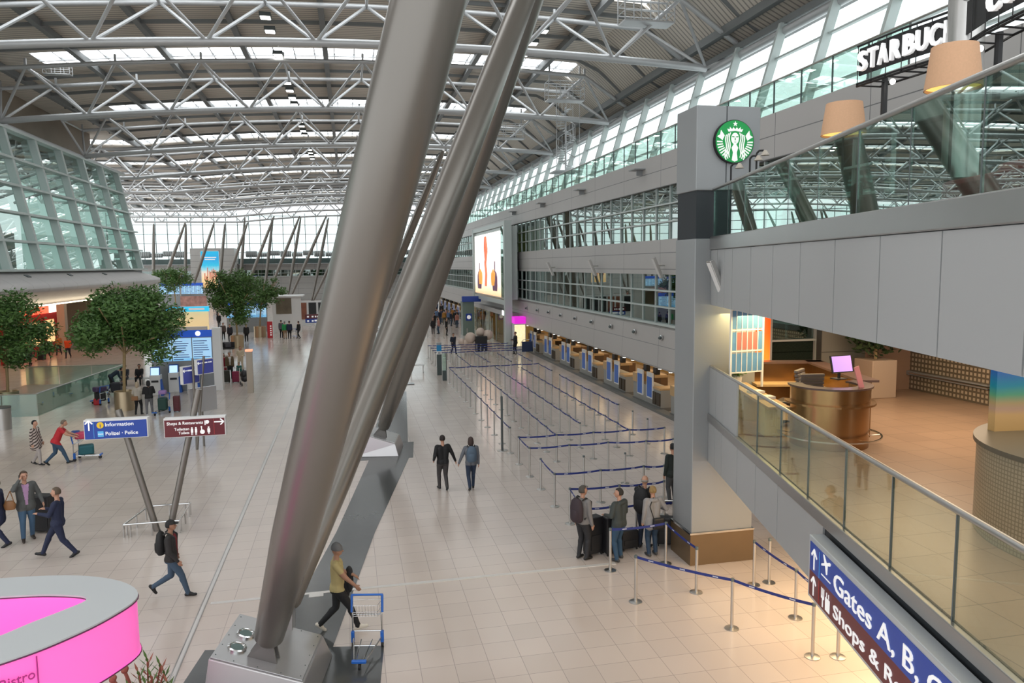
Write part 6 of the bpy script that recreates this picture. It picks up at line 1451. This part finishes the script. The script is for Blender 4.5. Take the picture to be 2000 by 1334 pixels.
# ---- middle distance
person(271, 810, 1.62, -10, 'stand2', (.45, .41, .35), BLK, BLK, 'woman in a cream jacket with a tan handbag beside the planter', hairc=(.42, .34, .24), hair='long', hem=.82, fine=False)
o = MB().box(-.14, .14, -.05, .05, 0, .2).build('handbag', mat('tan_leather', (.24, .11, .04), .5), bevel=.02); o.location = at_z(268, 812)+Vector((0, -.22, .78)); tag(o, 'tan handbag hanging in front of the woman in cream', 'handbag')
person(293, 811, 1.70, 20, 'stand2', BLK, (.16, .16, .17), (.6, .6, .6), 'person in black top and grey trousers looking at a phone', hairc=BLK, hair='long', fine=False)
p = at_z(322, 806); trolley(p, radians(160), 'luggage trolley with bags right of the couple by the planter')
load(p+Vector((0, -.3, 0)), 0, 'dark green bag on the trolley by the planter', (.01, .05, .04), (.4, .4, .6), .2); load(p+Vector((.0, -.22, 0)), 0, 'lilac bag on top of the trolley by the planter', (.3, .18, .42), (.35, .3, .2), .95)
suitcase(p+Vector((.55, .1, 0)), 0, 'narrow dark red suitcase beside the planter trolley', (.10, .015, .02), .3, .3, .8, .2)
person(218, 765, 1.72, -70, 'step', (.015, .03, .05), BLK, BLK, 'man in navy bending over the luggage behind the planter', hairc=BLK, fine=False, lean=1.0, pose_over=dict(HR=(.2, .55, .55), HL=(-.2, .55, .55)))
p = at_z(205, 790); trolley(p, radians(60), 'heaped luggage trolley left of the planter')
load(p+Vector((-.25, .15, 0)), .4, 'black bag low on the heaped trolley left of the planter', BLK, (.5, .5, .45), .2); load(p+Vector((-.35, .0, 0)), .2, 'red bag hanging low left of the planter', (.45, .02, .03), (.35, .3, .35), .0); load(p+Vector((-.25, .15, 0)), .9, 'purple grey jacket bundle on the heaped trolley', (.08, .05, .12), (.6, .4, .25), .68)
p = at_z(240, 772); trolley(p+Vector((0, .3, 0)), radians(95), 'second loaded trolley behind the planter'); load(p+Vector((-.4, .3, 0)), 0, 'black travel bag on the second trolley behind the planter', (.02, .02, .03), (.5, .5, .5), .2)
def seat_person(px, py, top, label, skin='m', yaw=180):
    q = at_z(px, py); return person(px, py, 1.68, yaw, 'stand', top, BLK, BLK, label, skin=skin, hairc=BLK, fine=False, pose_over=dict(pz=.50, R=(.12, .42, .08, 0), L=(-.12, .40, .08, 0), HR=(.15, .35, .62), HL=(-.15, .35, .62)))
bn_ = empty('bench', at_z(272, 762)+Vector((0, 2.2, 0)), 0, 'low bench behind the big tree planter where people sit', 'bench'); MB().box(-1.8, 1.2, -.25, .25, .36, .43).build('seat', M_steel, bn_); s = MB(); [s.box(x-.03, x+.03, -.2, .2, 0, .36) for x in (-1.6, -.3, 1.0)]; s.build('leg', M_steel, bn_)
for i, (x, c, nm) in enumerate([(-1.3, (.03, .03, .04), 'leftmost'), (-.5, (.01, .01, .012), 'middle'), (.6, (.02, .02, .02), 'rightmost')]):
    person(0, 0, 1.68, 180, 'stand', c, BLK, BLK, 'seated person in dark clothes behind the planter, %s of three' % nm, skin='m', hairc=BLK, fine=False, loc=bn_.location+Vector((x, 0, 0)), pose_over=dict(pz=.50, R=(.12, .42, .08, 0), L=(-.12, .40, .08, 0), HR=(.15, .35, .62), HL=(-.15, .35, .62)))
person(438, 741, 1.68, 190, 'stand', (.28, .01, .03), BLK, BLK, 'woman in a dark red coat among the suitcases, centre left', hairc=(.06, .03, .02), hair='long', hem=.6, fine=False)
person(450, 741, 1.76, 200, 'stand', (.12, .08, .04), BLK, BLK, 'man in a brown jacket beside the woman in red', hairc=(.3, .28, .26), fine=False, inner=(.6, .58, .55))
person(471, 724, 1.70, 170, 'stand2', (.55, .46, .33), (.5, .42, .3), BLK, 'woman in a beige outfit standing behind the family', hairc=(.25, .13, .06), hair='long', fine=False)
person(468, 742, 1.10, 180, 'stand', (.01, .10, .08), BLK, BLK, 'small child in dark green beside the buggy', hairc=BLK, fine=False)
suitcase(at_z(429, 741), 0, 'small dark bag case left of the woman in red', (.02, .02, .02), .5, .3, .5, 0); suitcase(at_z(442, 747), .2, 'olive black suitcase before the couple with luggage', (.03, .03, .02), .45, .3, .75, .2); suitcase(at_z(461, 747), 0, 'crimson suitcase before the family', (.22, .01, .05), .4, .28, .7, .2)
o = empty('baby_buggy', at_z(478, 752), .3, 'dark folded buggy beside the beige pillar', 'buggy'); s = MB(); s.ball((0, 0, .65), .25, .3, .25); s.ball((0, -.1, .4), .22, .28, .2); s.build('hood', M_black, o, smooth=True); s = MB(); s.path([(-.22, .35, 1.0), (-.22, -.1, .3), (-.22, -.4, .1)], .015, 6); s.path([(.22, .35, 1.0), (.22, -.1, .3), (.22, -.4, .1)], .015, 6); s.tube((-.22, .35, 1), (.22, .35, 1), .015, 6); s.build('frame', M_steel, o)
for x, y in ((-.22, -.4), (.22, -.4), (-.22, .2), (.22, .2)): MB().tube((x-.02, y, .1), (x+.02, y, .1), .1, 14).build('wheel', M_rub, o)
person(886, 692, 1.74, -165, 'walk2', (.015, .02, .035), (.02, .02, .03), BLK, 'person in dark clothes stepping through the far belt rows', hairc=BLK, fine=False)
person(1007, 692, 1.80, 100, 'stand2', BLK, BLK, BLK, 'man in black beside the snack machine', hairc=BLK, fine=False, girth=1.15)
o = empty('upright_board', at_z(1030, 693), .1, 'dark blue rounded board on a stand beside the man in black', 'board'); MB().box(-.45, .45, -.03, .03, .25, 1.05).build('panel', NB if False else mat('board_navy', (.015, .035, .10), .5), o, bevel=.02); s = MB(); s.path([(-.55, 0, .0), (-.5, 0, 1.0), (-.3, 0, 1.2), (.3, 0, 1.2), (.5, 0, 1.0), (.55, 0, 0)], .02, 8); s.build('frame', M_chrome, o)
p = at_z(940, 692); o = empty('luggage_heap', p, 0, 'tall trolley stacked with black case and pale pink bundles, distance', 'luggage'); MB().box(-.45, .45, -.3, .3, .25, 1.45).build('black_case', M_black, o, bevel=.04); s = MB()
for x, z, r_ in ((-.8, 1.3, .45), (.0, 1.75, .35), (.6, 1.5, .42), (-1.5, 1.0, .28), (-1.2, .9, .3)): s.ball((x, .3, z), r_)
s.box(-1.6, .9, .1, .5, .15, .9); s.build('pale_bundle', mat('pale_wrap', (.62, .50, .42), .6), o, smooth=True); MB().box(-.6, .6, -.4, -.3, .1, .25).build('trolley_base', M_steel, o)
def vest(px, py, label, col=(.85, .10, .02)): return person(px, py, 1.76, 180, 'walk', col, (.02, .02, .03), BLK, label, skin='m', hairc=BLK, fine=False, hem=.88)
vest(134, 700, 'worker in an orange vest walking under the canopy, rightmost'); vest(116, 694, 'second worker in a dull orange vest behind, under the canopy', (.45, .16, .05))
person(94, 702, 1.8, 180, 'walk', BLK, BLK, BLK, 'man in black walking under the canopy left of the orange vests', skin='l', hairc=BLK, fine=False, inner=(.6, .6, .6)); person(60, 716, 1.75, 180, 'walk2', DK, BLK, BLK, 'dark figure with case under the canopy near the left tree', hairc=BLK, fine=False)
suitcase(at_z(80, 704), 0, 'small dark case beside the man in black under the canopy', handle=.3)
person(557, 662, 1.75, 10, 'stand', (.02, .28, .08), (.35, .22, .12), BLK, 'person in a green jacket in the small group, centre distance', hairc=(.2, .2, .2), fine=False); person(550, 660, 1.8, -20, 'stand', (.10, .10, .12), DK, BLK, 'person in grey left of the green jacket, centre distance', fine=False)
person(566, 662, 1.78, 0, 'stand', (.012, .02, .05), BLK, BLK, 'person in navy right of the green jacket, centre distance', fine=False, girth=1.15); person(584, 661, 1.74, 60, 'step', BLK, BLK, BLK, 'person in black with a trolley, right end of the small group', fine=False, hairc=BLK)
trolley(at_z(573, 661), 0, 'far luggage trolley in the small centre group'); person(579, 627, 1.8, -40, 'stand2', (.02, .02, .03), BLK, BLK, 'dark figure before the distant poster wall', fine=False, hairc=BLK); suitcase(at_z(592, 625), 0, 'black case right of the figure before the poster wall', handle=0, w_=.8)
# ---- far crowd: five figures, then copies
protos = [person(0, 0, 1.74, 0, 'stand', c1, c2, BLK, 'x', fine=False, hairc=hc_, loc=Vector((0, 0, 0))) for c1, c2, hc_ in (((.45, .20, .16), JEAN, BLK), ((.015, .02, .05), JEAN, (.05, .03, .02)), ((.42, .20, .04), (.10, .08, .04), BLK), (BLK, BLK, BLK), ((.10, .16, .28), DK, (.1, .06, .04)))]
NM = ['pink topped', 'navy dressed', 'mustard coloured', 'black dressed', 'pale blue dressed']
crowd = [(845, 634, 0), (849, 641, 3), (853, 630, 4), (859, 633, 1), (863, 630, 1), (868, 634, 2), (872, 630, 0), (877, 634, 4), (881, 637, 1), (888, 634, 3), (893, 640, 0), (857, 652, 0), (846, 653, 3), (872, 655, 3), (897, 632, 4), (885, 628, 2), (905, 633, 3),
         (850, 615, 3), (856, 610, 2), (862, 618, 3), (868, 612, 4), (874, 616, 1), (845, 607, 3), (880, 610, 3), (740, 612, 3), (747, 606, 3), (736, 617, 1), (428, 640, 3), (425, 628, 3), (419, 610, 1), (398, 560, 0), (388, 642, 3), (379, 640, 1)]
used_p = {}
for i, (px, py, k) in enumerate(crowd):
    pr = protos[k]
    if k in used_p: o = copy_tree(pr)
    else: o = pr; used_p[k] = 1
    q = at_z(px, max(py, 604)); q.x = min(q.x, 12.6); o.location = q; o.rotation_euler = (0, 0, i*1.3)
    tag(o, 'far %s figure in the crowd at the end of the hall' % NM[k] if px > 800 else 'far %s figure standing in the distance on the left' % NM[k], 'person', 'far %s crowd figures' % NM[k])
p = at_z(425, 690); o = empty('seat_row', at_z(432, 690), 0, 'row of dark seats heaped with bags beside the second tree', 'seats'); MB().box(-1.2, 1.0, 0, .6, .3, .42).build('seat', M_black, o); MB().box(-1.2, 1.0, .6, .68, .4, .85).build('backrest', M_black, o); s = MB(); [s.box(x-.03, x+.03, .1, .5, 0, .3) for x in (-1.0, 0, .8)]; s.build('leg', M_steel, o)
for i, (x, c) in enumerate([(-.8, (.15, .03, .03)), (-.2, BLK), (.5, (.05, .05, .06))]): load(Vector(o.location)+Vector((x, .3, 0)), .2*i, ['dull red', 'black', 'grey'][i]+' bag on the seat row beside the second tree', c, (.5, .4, .4), .43)
for i, (px, py) in enumerate([(450, 668), (437, 664), (482, 668)]): person(px, py, 1.7, 180, 'stand', [(.03, .03, .04), (.10, .07, .06), (.02, .02, .02)][i], BLK, BLK, 'figure standing %s of the second tree planter' % ['just behind', 'left', 'right'][i], fine=False, hairc=BLK)
SUB = {'poster': ('poster_frame',), 'monitor': ('monitor_shelf',), 'front_pocket': ('shell', 'bag_body'), 'timetable_lines': ('screen',), 'spot_lens': ('spot_rim',), 'lens': ('rim',), 'lamp_glass': ('lamp_body',),
       'screw': ('lid',), 'screen': ('screen_head', 'casing'), 'printed_label': ('printed_bottle',), 'rib': ('pipe',), 'bulb': ('can', 'lamp_shade'), 'diffuser': ('lamp_shade',), 'divider': ('sign_face',), 'face_lines': ('face',),
       'printer_slot': ('cabinet',), 'printed_bottles': ('poster_panel',), 'printed_lines': ('poster_panel',), 'figure_print': ('panel',), 'pull_handle': ('shell',), 'badge_lettering': ('police_badge',), 'icon': ('yellow_disc',)}
stem_ = lambda n: n.rsplit('.', 1)[0] if n[-3:].isdigit() and '.' in n else n
for root in [o for o in bpy.data.objects if o.parent is None and o.children]:
    kids = list(root.children); seen = {}
    for c in kids:
        for host in SUB.get(stem_(c.name), ()):
            hs = [k for k in kids if stem_(k.name) == host]
            if hs and hs[0] is not c and all(h.scale[0] == 1 and h.location.length == 0 for h in hs):
                i = seen.get(stem_(c.name), 0); seen[stem_(c.name)] = i+1; c.parent = hs[min(i, len(hs)-1)]; break
for o in list(bpy.data.objects):
    if o.type == 'EMPTY' and not o.children: bpy.data.objects.remove(o)
